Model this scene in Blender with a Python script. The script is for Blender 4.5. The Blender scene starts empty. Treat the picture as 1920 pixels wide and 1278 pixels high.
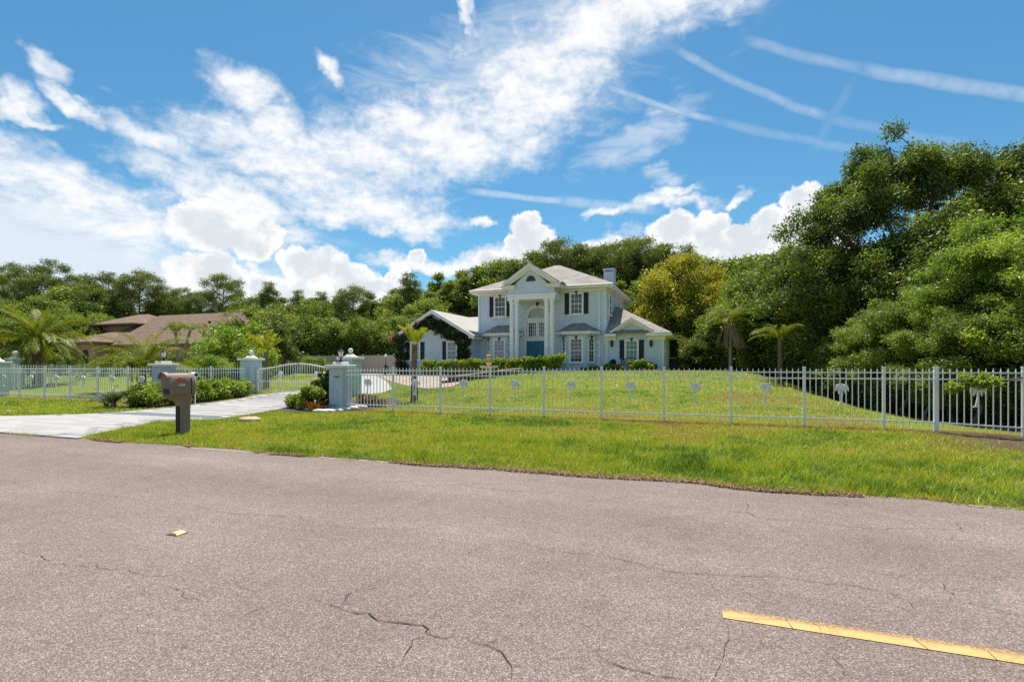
import bpy, math, random
import numpy as np
from mathutils import Vector, Matrix

S = bpy.context.scene
COL = S.collection
R = math.radians

# ------------------------------------------------------------------ camera
TH = R(20.2)             # camera looks 20.2 degrees to the left of the road's normal (+Y)
FPX, CX, HY, CZ = 980.0, 960.0, 686.0, 1.5
cam = bpy.data.cameras.new('camera')
cam.sensor_width = 36.0
cam.lens = 36.0 * FPX / 1920.0
cam.shift_y = (HY - 639.0) / 1920.0
cam.clip_start = 0.05
cam.clip_end = 3000
camo = bpy.data.objects.new('camera', cam)
COL.objects.link(camo)
camo.location = (0, 0, CZ)
camo.rotation_euler = (R(90), 0, TH)
S.camera = camo

FW = np.array([-math.sin(TH), math.cos(TH)])
RT = np.array([math.cos(TH), math.sin(TH)])


def at(px, py, Y):
    """photo pixel -> world point on the upright plane at distance Y from the camera, parallel to the road"""
    u = (px - CX) / FPX
    d = FW + u * RT
    k = Y / d[1]
    return Vector((d[0] * k, Y, CZ + (HY - py) / FPX * k))


def gnd(px, py, z=0.0):
    """photo pixel -> world point on the level plane at height z"""
    k = (CZ - z) * FPX / (py - HY)
    u = (px - CX) / FPX
    d = FW + u * RT
    return Vector((d[0] * k, d[1] * k, z))


def px2ae(px, py):
    u = (px - CX) / FPX
    v = (HY - py) / FPX
    return math.degrees(math.atan(u)) - 20.2, math.degrees(math.atan(v / math.sqrt(1 + u * u)))


# ------------------------------------------------------------------ node helper
class E:
    """a socket with arithmetic"""
    def __init__(s, g, sock): s.g = g; s.k = sock
    def __add__(s, o): return s.g.m('ADD', s, o)
    def __radd__(s, o): return s.g.m('ADD', s, o)
    def __sub__(s, o): return s.g.m('SUBTRACT', s, o)
    def __rsub__(s, o): return s.g.m('SUBTRACT', o, s)
    def __mul__(s, o): return s.g.m('MULTIPLY', s, o)
    def __rmul__(s, o): return s.g.m('MULTIPLY', s, o)
    def __truediv__(s, o): return s.g.m('DIVIDE', s, o)


class G:
    def __init__(s, tree): s.t = tree
    def n(s, typ, **kw):
        nd = s.t.nodes.new(typ)
        for k, v in kw.items(): setattr(nd, k, v)
        return nd
    def put(s, inp, v):
        if isinstance(v, E): s.t.links.new(v.k, inp)
        elif isinstance(v, bpy.types.NodeSocket): s.t.links.new(v, inp)
        elif v is not None: inp.default_value = v
    def m(s, op, a, b=None, c=None, clamp=False):
        nd = s.n('ShaderNodeMath', operation=op, use_clamp=clamp)
        for i, v in enumerate((a, b, c)):
            s.put(nd.inputs[i], v)
        return E(s, nd.outputs[0])
    def clamp(s, a): return s.m('ADD', a, 0.0, clamp=True)
    def smooth(s, a, lo, hi, t0=0.0, t1=1.0):
        nd = s.n('ShaderNodeMapRange', interpolation_type='SMOOTHSTEP', clamp=True)
        s.put(nd.inputs[0], a); s.put(nd.inputs[1], lo); s.put(nd.inputs[2], hi); s.put(nd.inputs[3], t0); s.put(nd.inputs[4], t1)
        return E(s, nd.outputs[0])
    def lin(s, a, lo, hi, t0=0.0, t1=1.0):
        nd = s.n('ShaderNodeMapRange', clamp=True)
        s.put(nd.inputs[0], a); s.put(nd.inputs[1], lo); s.put(nd.inputs[2], hi); s.put(nd.inputs[3], t0); s.put(nd.inputs[4], t1)
        return E(s, nd.outputs[0])
    def noise(s, vec, scale, detail=4.0, rough=0.55, dist=0.0, out=0):
        nd = s.n('ShaderNodeTexNoise')
        if vec is not None: s.put(nd.inputs['Vector'], vec)
        nd.inputs['Scale'].default_value = scale
        nd.inputs['Detail'].default_value = detail
        nd.inputs['Roughness'].default_value = rough
        nd.inputs['Distortion'].default_value = dist
        return E(s, nd.outputs[out])
    def voro(s, vec, scale, feature='F1', out='Distance', rnd=1.0):
        nd = s.n('ShaderNodeTexVoronoi', feature=feature)
        if vec is not None: s.put(nd.inputs['Vector'], vec)
        nd.inputs['Scale'].default_value = scale
        nd.inputs['Randomness'].default_value = rnd
        return E(s, nd.outputs[out])
    def scl(s, vec, xyz, rot=(0, 0, 0), loc=(0, 0, 0)):
        nd = s.n('ShaderNodeMapping')
        s.put(nd.inputs['Vector'], vec)
        nd.inputs['Scale'].default_value = xyz
        nd.inputs['Rotation'].default_value = rot
        nd.inputs['Location'].default_value = loc
        return E(s, nd.outputs[0])
    def mix(s, f, a, b, blend='MIX'):
        nd = s.n('ShaderNodeMix', data_type='RGBA', blend_type=blend)
        s.put(nd.inputs[0], f)
        for i, v in ((6, a), (7, b)):
            if isinstance(v, (tuple, list)) and len(v) == 3: v = (*v, 1.0)
            s.put(nd.inputs[i], v)
        return E(s, nd.outputs[2])
    def sep(s, vec):
        nd = s.n('ShaderNodeSeparateXYZ'); s.put(nd.inputs[0], vec)
        return [E(s, o) for o in nd.outputs]
    def comb(s, x, y, z=0.0):
        nd = s.n('ShaderNodeCombineXYZ')
        s.put(nd.inputs[0], x); s.put(nd.inputs[1], y); s.put(nd.inputs[2], z)
        return E(s, nd.outputs[0])
    def pos(s): return E(s, s.n('ShaderNodeNewGeometry').outputs['Position'])
    def obj(s): return E(s, s.n('ShaderNodeTexCoord').outputs['Object'])
    def attr(s, name, out='Fac'):
        nd = s.n('ShaderNodeAttribute', attribute_name=name); return E(s, nd.outputs[out])
    def orand(s): return E(s, s.n('ShaderNodeObjectInfo').outputs['Random'])


# ------------------------------------------------------------------ world: sky with clouds, sun
SUN_EL, SUN_AZ = 68.0, -20.0       # degrees; azimuth from +Y towards +X
SKY_STRENGTH, SUN_STRENGTH, EXPOSURE = 0.10, 3.0, 1.40

W = bpy.data.worlds.new('World')
S.world = W
W.use_nodes = True
W.node_tree.nodes.clear()
g = G(W.node_tree)
sky = g.n('ShaderNodeTexSky', sky_type='NISHITA')
sky.sun_disc = False
sky.sun_elevation = R(SUN_EL)
sky.sun_rotation = R(SUN_AZ)
sky.altitude = 0
sky.air_density = 1.0
sky.dust_density = 0.4
sky.ozone_density = 3.0
D = E(g, g.n('ShaderNodeTexCoord').outputs['Generated'])
dx, dy, dz = g.sep(D)
az0 = g.m('ARCTAN2', dx, dy) * (180 / math.pi)
el0 = g.m('ARCSINE', dz) * (180 / math.pi)


def warp(scale, amp, detail=5, rough=0.6):
    nz = g.n('ShaderNodeTexNoise')
    g.put(nz.inputs['Vector'], D)
    nz.inputs['Scale'].default_value = scale
    nz.inputs['Detail'].default_value = detail
    nz.inputs['Roughness'].default_value = rough
    r_, g_, b_ = g.sep(nz.outputs['Color'])
    return g.comb(az0 + (r_ - 0.5) * amp, el0 + (g_ - 0.5) * amp, 1.0)


def blob(AE, px, py, rx, ry, ang=0.0, k=1.0):
    """soft elliptical patch round a direction; radii given in photo pixels, tilt in degrees (up to the right)"""
    a, e = px2ae(px, py)
    a1, _ = px2ae(px + 10, py); _, e1 = px2ae(px, py - 10)
    sx, sy = (a1 - a) / 10 * rx, (e1 - e) / 10 * ry
    c, s_ = math.cos(R(ang)), math.sin(R(ang))
    p = dotc(AE, (c / sx, s_ / sx, -(a * c + e * s_) / sx))
    q = dotc(AE, (-s_ / sy, c / sy, -(e * c - a * s_) / sy))
    return 1.0 - g.m('MULTIPLY_ADD', p, p, q * q)


def dotc(AE, v):
    vm = g.n('ShaderNodeVectorMath', operation='DOT_PRODUCT')
    g.put(vm.inputs[0], AE); vm.inputs[1].default_value = v
    return E(g, vm.outputs['Value'])


def trail(AE, p0, p1, w):
    a0, e0 = px2ae(*p0); a1, e1 = px2ae(*p1)
    L = math.hypot(a1 - a0, e1 - e0)
    ux, uy = (a1 - a0) / L, (e1 - e0) / L
    t = dotc(AE, (ux, uy, -(a0 * ux + e0 * uy)))
    d = dotc(AE, (-uy, ux, a0 * uy - e0 * ux))
    d = d * (1 / (w * 0.05))
    m_ = g.m('MAXIMUM', 1.0 - d * d, 0.0)
    return m_ * g.smooth(t, -1.0, 1.5) * g.smooth(t, L + 1.0, L - 1.5)


AEc = warp(9, 7.0, 4, 0.62)
cir = None
for b in [(790, 265, 330, 90, 12, 1.15), (1010, 160, 230, 85, 24, 0.85), (1150, 50, 330, 75, 10, 0.55), (560, 310, 260, 62, -8, 1.2),
          (450, 170, 70, 55, -30, 1.1), (510, 240, 60, 65, -40, 1.2), (300, 275, 150, 34, -18), (60, 330, 190, 60, -8),
          (40, 205, 50, 40, 0), (130, 195, 70, 18, -25), (50, 235, 90, 15, 8), (420, 370, 210, 45, -20), (240, 420, 300, 62, -4),
          (620, 130, 45, 20, -35), (760, 415, 110, 26, -4), (900, 420, 40, 10, 0), (880, 5, 45, 22, -50), (80, 130, 60, 30, -30),
          (650, 380, 190, 40, 0), (1130, 405, 45, 12, 10), (1385, 363, 36, 10, 18), (1250, 365, 60, 12, 12),
          (1240, 388, 110, 18, 5), (1000, 478, 260, 22, 4), (820, 490, 140, 16, 0)]:
    v = blob(AEc, *b)
    cir = v if cir is None else g.m('MAXIMUM', cir, v)
fib = g.noise(g.scl(D, (1, 1, 2.4), (0, R(-18), 0)), 13, 5, 0.62, 0.3)
fine = g.noise(D, 55, 4, 0.65)
dens = g.m('MAXIMUM', cir, -1.0) * 0.75 + (fib - 0.5) * 2.0 + (fine - 0.5) * 0.8
c_alpha = g.smooth(dens, -0.45, 1.0) * 0.96
# thin high veil
vb = g.m('MAXIMUM', blob(AEc, 1000, 120, 420, 170, 15), blob(AEc, 250, 470, 520, 140, 0))
vb = g.m('MAXIMUM', vb, blob(AEc, 1190, 260, 150, 50, 22))
vb = g.m('MAXIMUM', vb, blob(AEc, 1230, 335, 50, 30, 10))
fib2 = g.noise(g.scl(D, (1, 1, 3.2), (0, R(-30), 0)), 10, 4, 0.6, 0.8)
c_alpha = g.m('MAXIMUM', c_alpha, g.smooth(g.m('MAXIMUM', vb, -1.0) + (fib2 - 0.5) * 2.4, -0.1, 1.5) * 0.72)
lowhaze = g.m('MAXIMUM', blob(AEc, 120, 500, 420, 170, -4), blob(AEc, 1250, 500, 420, 60, 0))
lowhaze = g.m('MAXIMUM', lowhaze, blob(AEc, 560, 560, 360, 60, 0))
c_alpha = g.m('MAXIMUM', c_alpha, g.smooth(g.m('MAXIMUM', lowhaze, -1.0) + (fib - 0.5) * 1.3, -0.1, 0.9) * 0.85)
# the same kind of broken high cloud over the rest of the sky
away = g.smooth(g.m('ABSOLUTE', az0 + 20.2), 50.0, 75.0)
high = g.smooth(el0, 36.0, 52.0)
rest = g.m('MAXIMUM', away, high)
gen = g.noise(g.scl(D, (1, 1, 1.8)), 3.2, 5, 0.62, 0.3)
c_alpha = g.m('MAXIMUM', c_alpha, g.smooth(gen, 0.50, 0.68) * rest * 0.85)
# vapour trails
AEt = warp(14, 0.55, 2, 0.5)
tr = None
for p0, p1, w, k in [((1130, 160), (1340, 225), 7, 0.75), ((1340, 225), (1640, 285), 9, 0.28), ((1270, 95), (1550, 222), 9, 0.5),
                     ((1550, 222), (1820, 275), 10, 0.22), ((1400, 75), (1620, 128), 10, 0.42), ((1620, 128), (1960, 182), 12, 0.6),
                     ((880, 358), (1060, 376), 8, 0.8), ((1050, 375), (1230, 392), 12, 0.65), ((1600, 150), (1520, 290), 10, 0.14)]:
    v = trail(AEt, p0, p1, w) * (k * 0.62)
    tr = v if tr is None else g.m('MAXIMUM', tr, v)
c_alpha = g.m('MAXIMUM', c_alpha, tr * g.lin(fine, 0.25, 0.6, 0.45, 1.0))
# cumulus heads along the horizon
AEu = warp(24, 2.6, 5, 0.62)
cum = None
CU = [(470, 445, 62, 52), (395, 425, 90, 55), (600, 505, 76, 46), (558, 492, 38, 34),
      (655, 525, 60, 40), (706, 540, 44, 26), (746, 522, 27, 23), (530, 552, 90, 34), (640, 565, 150, 30),
      (988, 428, 38, 36), (1003, 452, 42, 36), (962, 462, 26, 20), (915, 486, 30, 18), (783, 480, 16, 15), (985, 490, 60, 30),
      (1265, 428, 58, 33), (1325, 430, 50, 32), (1395, 456, 70, 36), (1455, 425, 62, 44), (1508, 380, 46, 38), (1320, 476, 160, 40), (1520, 440, 90, 60),
      (400, 520, 100, 50), (1180, 470, 120, 26)]
for b in CU:
    v = blob(AEu, *b)
    cum = v if cum is None else g.m('MAXIMUM', cum, v)
puff = g.noise(D, 34, 5, 0.6)
cd = g.m('MAXIMUM', cum, -1.0) + (puff - 0.5) * 1.1
u_alpha = g.smooth(cd, -0.06, 0.34) * 0.97
relief = g.noise(D, 22, 4, 0.6)
lit = g.smooth(relief + g.smooth(cd, 0.9, 0.05) * 0.22, 0.42, 0.72)
# continuing round the horizon outside the view
gl = g.noise(g.scl(D, (1, 1, 1.6)), 7, 4, 0.6)
low = g.smooth(gl - el0 * 0.011, 0.40, 0.46) * away * g.smooth(el0, -1.0, 1.0)
u_alpha = g.m('MAXIMUM', u_alpha, low)

skyc = E(g, sky.outputs[0])
hs = g.n('ShaderNodeHueSaturation'); hs.inputs['Saturation'].default_value = 1.12; hs.inputs['Hue'].default_value = 0.487
g.put(hs.inputs['Color'], skyc)
c0 = g.mix(1.0, hs.outputs[0], (0.30, 0.435, 0.47), 'MULTIPLY')
c1 = g.mix(c_alpha, c0, g.mix(g.smooth(dens, 0.0, 1.1), (3.2, 3.4, 3.6), (3.95, 3.95, 3.95)))
ccol = g.mix(lit, (2.85, 3.05, 3.2), (3.9, 3.9, 3.9))
c2 = g.mix(u_alpha, c1, ccol)
bg = g.n('ShaderNodeBackground')
g.put(bg.inputs[0], c2)
bg.inputs[1].default_value = SKY_STRENGTH
wo = g.n('ShaderNodeOutputWorld')
W.node_tree.links.new(bg.outputs[0], wo.inputs[0])
W.cycles.sampling_method = 'MANUAL'
W.cycles.sample_map_resolution = 256

sun = bpy.data.lights.new('sun', 'SUN')
sun.energy = SUN_STRENGTH
sun.angle = R(0.53)
sun.color = (1.0, 0.955, 0.88)
suno = bpy.data.objects.new('sun', sun)
COL.objects.link(suno)
sd = Vector((math.sin(R(SUN_AZ)) * math.cos(R(SUN_EL)), math.cos(R(SUN_AZ)) * math.cos(R(SUN_EL)), math.sin(R(SUN_EL))))
suno.rotation_euler = (-sd).to_track_quat('-Z', 'Y').to_euler()
suno.location = (0, 0, 60)

S.view_settings.view_transform = 'Standard'
S.view_settings.look = 'None'
S.view_settings.exposure = EXPOSURE
S.view_settings.gamma = 1.0
S.view_settings.use_curve_mapping = False
S.render.engine = 'CYCLES'
S.cycles.max_bounces = 5
S.cycles.diffuse_bounces = 3
S.cycles.use_adaptive_sampling = True
S.cycles.adaptive_threshold = 0.006
S.cycles.glossy_bounces = 2
S.cycles.transmission_bounces = 4
S.cycles.transparent_max_bounces = 6
S.cycles.caustics_reflective = False
S.cycles.caustics_refractive = False
S.cycles.use_denoising = False
S.cycles.denoiser = 'OPENIMAGEDENOISE'
S.cycles.denoising_input_passes = 'RGB_ALBEDO_NORMAL'
S.cycles.denoising_prefilter = 'ACCURATE'

# ------------------------------------------------------------------ terrain
def sm(a, b, x):
    t = np.clip((np.asarray(x, float) - a) / (b - a), 0, 1)
    return t * t * (3 - 2 * t)


def H(x, y):
    x = np.asarray(x, float); y = np.asarray(y, float)
    hm = 0.80 + 0.36 * sm(-17, -6, x) - 0.1 * (1 - sm(-30, -22, x))
    right = 1 - sm(1.2, 8.0, x)
    z = hm * right * sm(15.0, 32, y) - 0.30 * (1 - right) * sm(14.0, 24, y)
    v = np.clip((y - 7.06) / 7.7, 0, 1)
    z = z - 0.05 * np.sin(np.pi * v) - 0.12 * sm(4.5, 8.5, x) * sm(11, 15, y)
    return z


def hz(x, y): return float(H(x, y))


def vnoise(x, y, scale, seed=0, octaves=3):
    """value noise 0..1 for arrays"""
    x = np.asarray(x, float); y = np.asarray(y, float)
    tot = np.zeros_like(x); amp = 1.0; s = 0.0
    for o in range(octaves):
        rg = np.random.RandomState(seed * 31 + o).rand(256, 256)
        X = x / scale * 2 ** o + 57.3; Y = y / scale * 2 ** o + 91.7
        xi = np.floor(X).astype(int); yi = np.floor(Y).astype(int)
        fx = X - xi; fy = Y - yi
        fx = fx * fx * (3 - 2 * fx); fy = fy * fy * (3 - 2 * fy)
        a = rg[xi % 256, yi % 256]; b = rg[(xi + 1) % 256, yi % 256]
        c = rg[xi % 256, (yi + 1) % 256]; d = rg[(xi + 1) % 256, (yi + 1) % 256]
        tot += amp * ((a * (1 - fx) + b * fx) * (1 - fy) + (c * (1 - fx) + d * fx) * fy)
        s += amp; amp *= 0.5
    return tot / s


# ------------------------------------------------------------------ mesh helpers
ORG = {}


def tag(o, label=None, cat=None, group=None, kind=None):
    if label: o['label'] = label
    if cat: o['category'] = cat
    if group: o['group'] = group
    if kind: o['kind'] = kind
    return o


def thing(name, label, cat, loc=(0, 0, 0), group=None, rz=0.0):
    o = bpy.data.objects.new(name, None)
    COL.objects.link(o)
    o.empty_display_size = 0.2
    o.location = loc
    o.rotation_euler = (0, 0, rz)
    tag(o, label, cat, group)
    ORG[o.name] = Vector(loc)
    return o


def link(name, me, parent=None, loc=(0, 0, 0), rot=(0, 0, 0), sc=None):
    o = bpy.data.objects.new(name, me)
    COL.objects.link(o)
    o.location = loc
    o.rotation_euler = rot
    if sc is not None: o.scale = (sc, sc, sc) if isinstance(sc, (int, float)) else sc
    if parent is not None: o.parent = parent
    return o


def np_mesh(name, V, F, mat=None, smooth=False, tint=None, tint_dom='FACE'):
    """V (n,3) array, F (m,k) array of equal faces"""
    V = np.asarray(V, np.float32); F = np.asarray(F, np.int32)
    me = bpy.data.meshes.new(name)
    k = F.shape[1]
    me.vertices.add(len(V)); me.vertices.foreach_set('co', V.ravel())
    me.loops.add(F.size); me.loops.foreach_set('vertex_index', F.ravel())
    me.polygons.add(len(F))
    me.polygons.foreach_set('loop_start', np.arange(0, F.size, k, dtype=np.int32))
    if smooth: me.polygons.foreach_set('use_smooth', np.ones(len(F), bool))
    if tint is not None:
        a = me.attributes.new('tint', 'FLOAT', tint_dom)
        a.data.foreach_set('value', np.asarray(tint, np.float32))
    me.update(calc_edges=True)
    if mat: me.materials.append(mat)
    return me


class MB:
    """collects faces of one mesh"""
    def __init__(s, M=None): s.v = []; s.f = []; s.M = M; s.sm = []
    def add(s, vs, fs, smooth=False):
        b = len(s.v)
        if s.M is not None: vs = [s.M @ Vector(p) for p in vs]
        s.v += [tuple(p) for p in vs]
        s.f += [tuple(i + b for i in f) for f in fs]
        s.sm += [smooth] * len(fs)
        return s
    def box(s, x0, x1, y0, y1, z0, z1):
        return s.add([(x0, y0, z0), (x1, y0, z0), (x1, y1, z0), (x0, y1, z0), (x0, y0, z1), (x1, y0, z1), (x1, y1, z1), (x0, y1, z1)],
                     [(0, 3, 2, 1), (4, 5, 6, 7), (0, 1, 5, 4), (1, 2, 6, 5), (2, 3, 7, 6), (3, 0, 4, 7)])
    def cbox(s, x0, x1, y0, y1, z0, z1, c=0.01):
        """box with chamfered upright and top edges"""
        def ring(i, z): return [(x0 + i + c, y0 + i, z), (x1 - i - c, y0 + i, z), (x1 - i, y0 + i + c, z), (x1 - i, y1 - i - c, z),
                                (x1 - i - c, y1 - i, z), (x0 + i + c, y1 - i, z), (x0 + i, y1 - i - c, z), (x0 + i, y0 + i + c, z)]
        vs = ring(0, z0) + ring(0, z1 - c) + ring(c, z1)
        fs = [tuple(range(7, -1, -1)), tuple(range(16, 24))]
        for k in (0, 8):
            fs += [(k + i, k + (i + 1) % 8, k + 8 + (i + 1) % 8, k + 8 + i) for i in range(8)]
        return s.add(vs, fs)
    def prism(s, pts, a, b, axis='y'):
        """polygon pts (p,q) extruded along an axis from a to b"""
        n = len(pts)
        def mk(p, q, t): return {'y': (p, t, q), 'x': (t, p, q), 'z': (p, q, t)}[axis]
        vs = [mk(p, q, a) for p, q in pts] + [mk(p, q, b) for p, q in pts]
        fs = [tuple(range(n)), tuple(range(2 * n - 1, n - 1, -1))] + [(i, n + i, n + (i + 1) % n, (i + 1) % n) for i in range(n)]
        return s.add(vs, fs)
    def tube(s, pts, rad, n=8, cap=True, smooth=True):
        pts = [Vector(p) for p in pts]
        if not hasattr(rad, '__len__'): rad = [rad] * len(pts)
        vs = []; fs = []
        up0 = Vector((0.31, 0.95, 0.05))
        for i, p in enumerate(pts):
            t = (pts[min(i + 1, len(pts) - 1)] - pts[max(i - 1, 0)]).normalized()
            a = t.cross(up0)
            if a.length < 1e-3: a = t.cross(Vector((1, 0, 0)))
            a.normalize(); b = t.cross(a)
            for k in range(n):
                an = 2 * math.pi * k / n
                vs.append(p + (a * math.cos(an) + b * math.sin(an)) * rad[i])
        for i in range(len(pts) - 1):
            fs += [(i * n + k, i * n + (k + 1) % n, (i + 1) * n + (k + 1) % n, (i + 1) * n + k) for k in range(n)]
        s.add(vs, fs, smooth)
        if cap:
            s.add(vs[:n], [tuple(range(n - 1, -1, -1))]); s.add(vs[-n:], [tuple(range(n))])
        return s
    def lathe(s, prof, c=(0, 0, 0), n=16, smooth=True):
        """profile (r, z) turned about the upright axis through c"""
        vs = []; fs = []
        for r, z in prof:
            for k in range(n):
                an = 2 * math.pi * k / n
                vs.append((c[0] + r * math.cos(an), c[1] + r * math.sin(an), c[2] + z))
        for i in range(len(prof) - 1):
            fs += [(i * n + k, i * n + (k + 1) % n, (i + 1) * n + (k + 1) % n, (i + 1) * n + k) for k in range(n)]
        s.add(vs, fs, smooth)
        s.add(vs[:n], [tuple(range(n - 1, -1, -1))]); s.add(vs[-n:], [tuple(range(n))])
        return s
    def mesh(s, name, mat, origin=None):
        me = bpy.data.meshes.new(name)
        vs = s.v
        if origin is not None: vs = [(p[0] - origin[0], p[1] - origin[1], p[2] - origin[2]) for p in vs]
        me.from_pydata(vs, [], s.f)
        me.polygons.foreach_set('use_smooth', s.sm)
        me.update()
        if mat: me.materials.append(mat)
        return me
    def build(s, name, mat, parent=None):
        """vertices given in world space; a part is stored relative to its thing's base"""
        org = None
        if parent is not None:
            r = parent
            while r.parent is not None: r = r.parent
            org = ORG.get(r.name)
        elif s.v:
            a = np.array(s.v); org = Vector((float(a[:, 0].mean()), float(a[:, 1].mean()), float(a[:, 2].min())))
        o = link(name, s.mesh(name, mat, org), parent)
        if parent is None:
            o.location = org; ORG[o.name] = org
        return o


def strip(left, right, n=24, m=6, lift=0.015):
    """a sheet between two edge polylines, draped on the terrain"""
    def res(pl):
        pl = [Vector((p[0], p[1])) for p in pl]
        d = [0]
        for a, b in zip(pl, pl[1:]): d.append(d[-1] + (b - a).length)
        out = []
        for i in range(n):
            t = d[-1] * i / (n - 1)
            j = min(max(k for k in range(len(d)) if d[k] <= t + 1e-9), len(pl) - 2)
            out.append(pl[j].lerp(pl[j + 1], (t - d[j]) / max(d[j + 1] - d[j], 1e-9)))
        return out
    L, Rr = res(left), res(right)
    V = []; F = []
    for i in range(n):
        for j in range(m):
            p = L[i].lerp(Rr[i], j / (m - 1))
            V.append((p.x, p.y, hz(p.x, p.y) + lift))
    for i in range(n - 1):
        for j in range(m - 1):
            a = i * m + j
            F.append((a, a + 1, a + m + 1, a + m))
    return np.array(V), np.array(F)


def inside(x, y, poly):
    x = np.asarray(x); y = np.asarray(y)
    c = np.zeros(x.shape, bool)
    n = len(poly)
    for i in range(n):
        x0, y0 = poly[i][:2]; x1, y1 = poly[(i + 1) % n][:2]
        hit = ((y0 > y) != (y1 > y)) & (x < (x1 - x0) * (y - y0) / (y1 - y0 + 1e-12) + x0)
        c ^= hit
    return c


# ------------------------------------------------------------------ materials
MATS = {}


def new_mat(name):
    m = bpy.data.materials.new(name)
    m.use_nodes = True
    m.node_tree.nodes.clear()
    gg = G(m.node_tree)
    out = gg.n('ShaderNodeOutputMaterial')
    MATS[name] = m
    return m, gg, out


def c4(c): return (c[0], c[1], c[2], 1.0)


def plain(name, col, rough=0.6, var=0.12, scale=3.0, bump=0.0, bscale=60.0, metal=0.0, spec=0.4, dirt=0.0, coat=0.0):
    """paint, stucco, metal: a base colour with soft mottling, dirt patches and fine relief"""
    m, gg, out = new_mat(name)
    b = gg.n('ShaderNodeBsdfPrincipled')
    P = gg.pos()
    n1 = gg.noise(P, scale, 5, 0.6)
    c = gg.mix(gg.lin(n1, 0.3, 0.7), tuple(v * (1 - var) for v in col), tuple(min(1, v * (1 + var)) for v in col))
    if dirt > 0:
        n2 = gg.noise(gg.scl(P, (1, 1, 0.35)), scale * 2.3, 6, 0.65)
        c = gg.mix(gg.smooth(n2, 0.52, 0.78) * dirt, c, tuple(v * 0.45 for v in col))
    gg.put(b.inputs['Base Color'], c)
    gg.put(b.inputs['Roughness'], gg.lin(n1, 0.2, 0.8, max(0.02, rough - 0.08), min(1, rough + 0.08)))
    b.inputs['Metallic'].default_value = metal
    b.inputs['Specular IOR Level'].default_value = spec
    b.inputs['Coat Weight'].default_value = coat
    if bump > 0:
        bn = gg.n('ShaderNodeBump'); bn.inputs['Strength'].default_value = bump; bn.inputs['Distance'].default_value = 0.002
        gg.put(bn.inputs['Height'], gg.noise(P, bscale, 4, 0.6)); gg.put(b.inputs['Normal'], bn.outputs[0])
    m.node_tree.links.new(b.outputs[0], out.inputs[0])
    return m


def ramp(gg, f, stops):
    nd = gg.n('ShaderNodeValToRGB')
    gg.put(nd.inputs[0], f)
    el = nd.color_ramp.elements
    while len(el) < len(stops): el.new(0.5)
    for e, (p, c) in zip(el, stops):
        e.position = p; e.color = c4(c)
    return E(gg, nd.outputs[0])


def leaf_mat(name, stops, trans=0.35, gloss=0.06, tr_tint=(1.15, 1.1, 0.55), objvar=0.0):
    m, gg, out = new_mat(name)
    f = gg.attr('tint')
    if objvar: f = gg.clamp(f + (gg.orand() - 0.5) * objvar)
    c = ramp(gg, f, stops)
    d = gg.n('ShaderNodeBsdfDiffuse'); gg.put(d.inputs[0], c)
    t = gg.n('ShaderNodeBsdfTranslucent'); gg.put(t.inputs[0], gg.mix(1.0, c, tr_tint, 'MULTIPLY'))
    mx = gg.n('ShaderNodeMixShader'); mx.inputs[0].default_value = trans
    m.node_tree.links.new(d.outputs[0], mx.inputs[1]); m.node_tree.links.new(t.outputs[0], mx.inputs[2])
    gl = gg.n('ShaderNodeBsdfGlossy'); gl.inputs['Roughness'].default_value = 0.5; gl.inputs[0].default_value = (1, 1, 1, 1)
    m2 = gg.n('ShaderNodeMixShader'); m2.inputs[0].default_value = gloss
    m.node_tree.links.new(mx.outputs[0], m2.inputs[1]); m.node_tree.links.new(gl.outputs[0], m2.inputs[2])
    m.node_tree.links.new(m2.outputs[0], out.inputs[0])
    return m


def bark_mat(name, a, b_, scale=8):
    m, gg, out = new_mat(name)
    P = gg.obj()
    n1 = gg.noise(gg.scl(P, (1, 1, 0.25)), scale, 6, 0.65)
    b = gg.n('ShaderNodeBsdfPrincipled')
    gg.put(b.inputs['Base Color'], gg.mix(gg.lin(n1, 0.35, 0.65), a, b_))
    b.inputs['Roughness'].default_value = 0.9
    bn = gg.n('ShaderNodeBump'); bn.inputs['Strength'].default_value = 0.8; bn.inputs['Distance'].default_value = 0.03
    gg.put(bn.inputs['Height'], n1); gg.put(b.inputs['Normal'], bn.outputs[0])
    m.node_tree.links.new(b.outputs[0], out.inputs[0])
    return m


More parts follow.
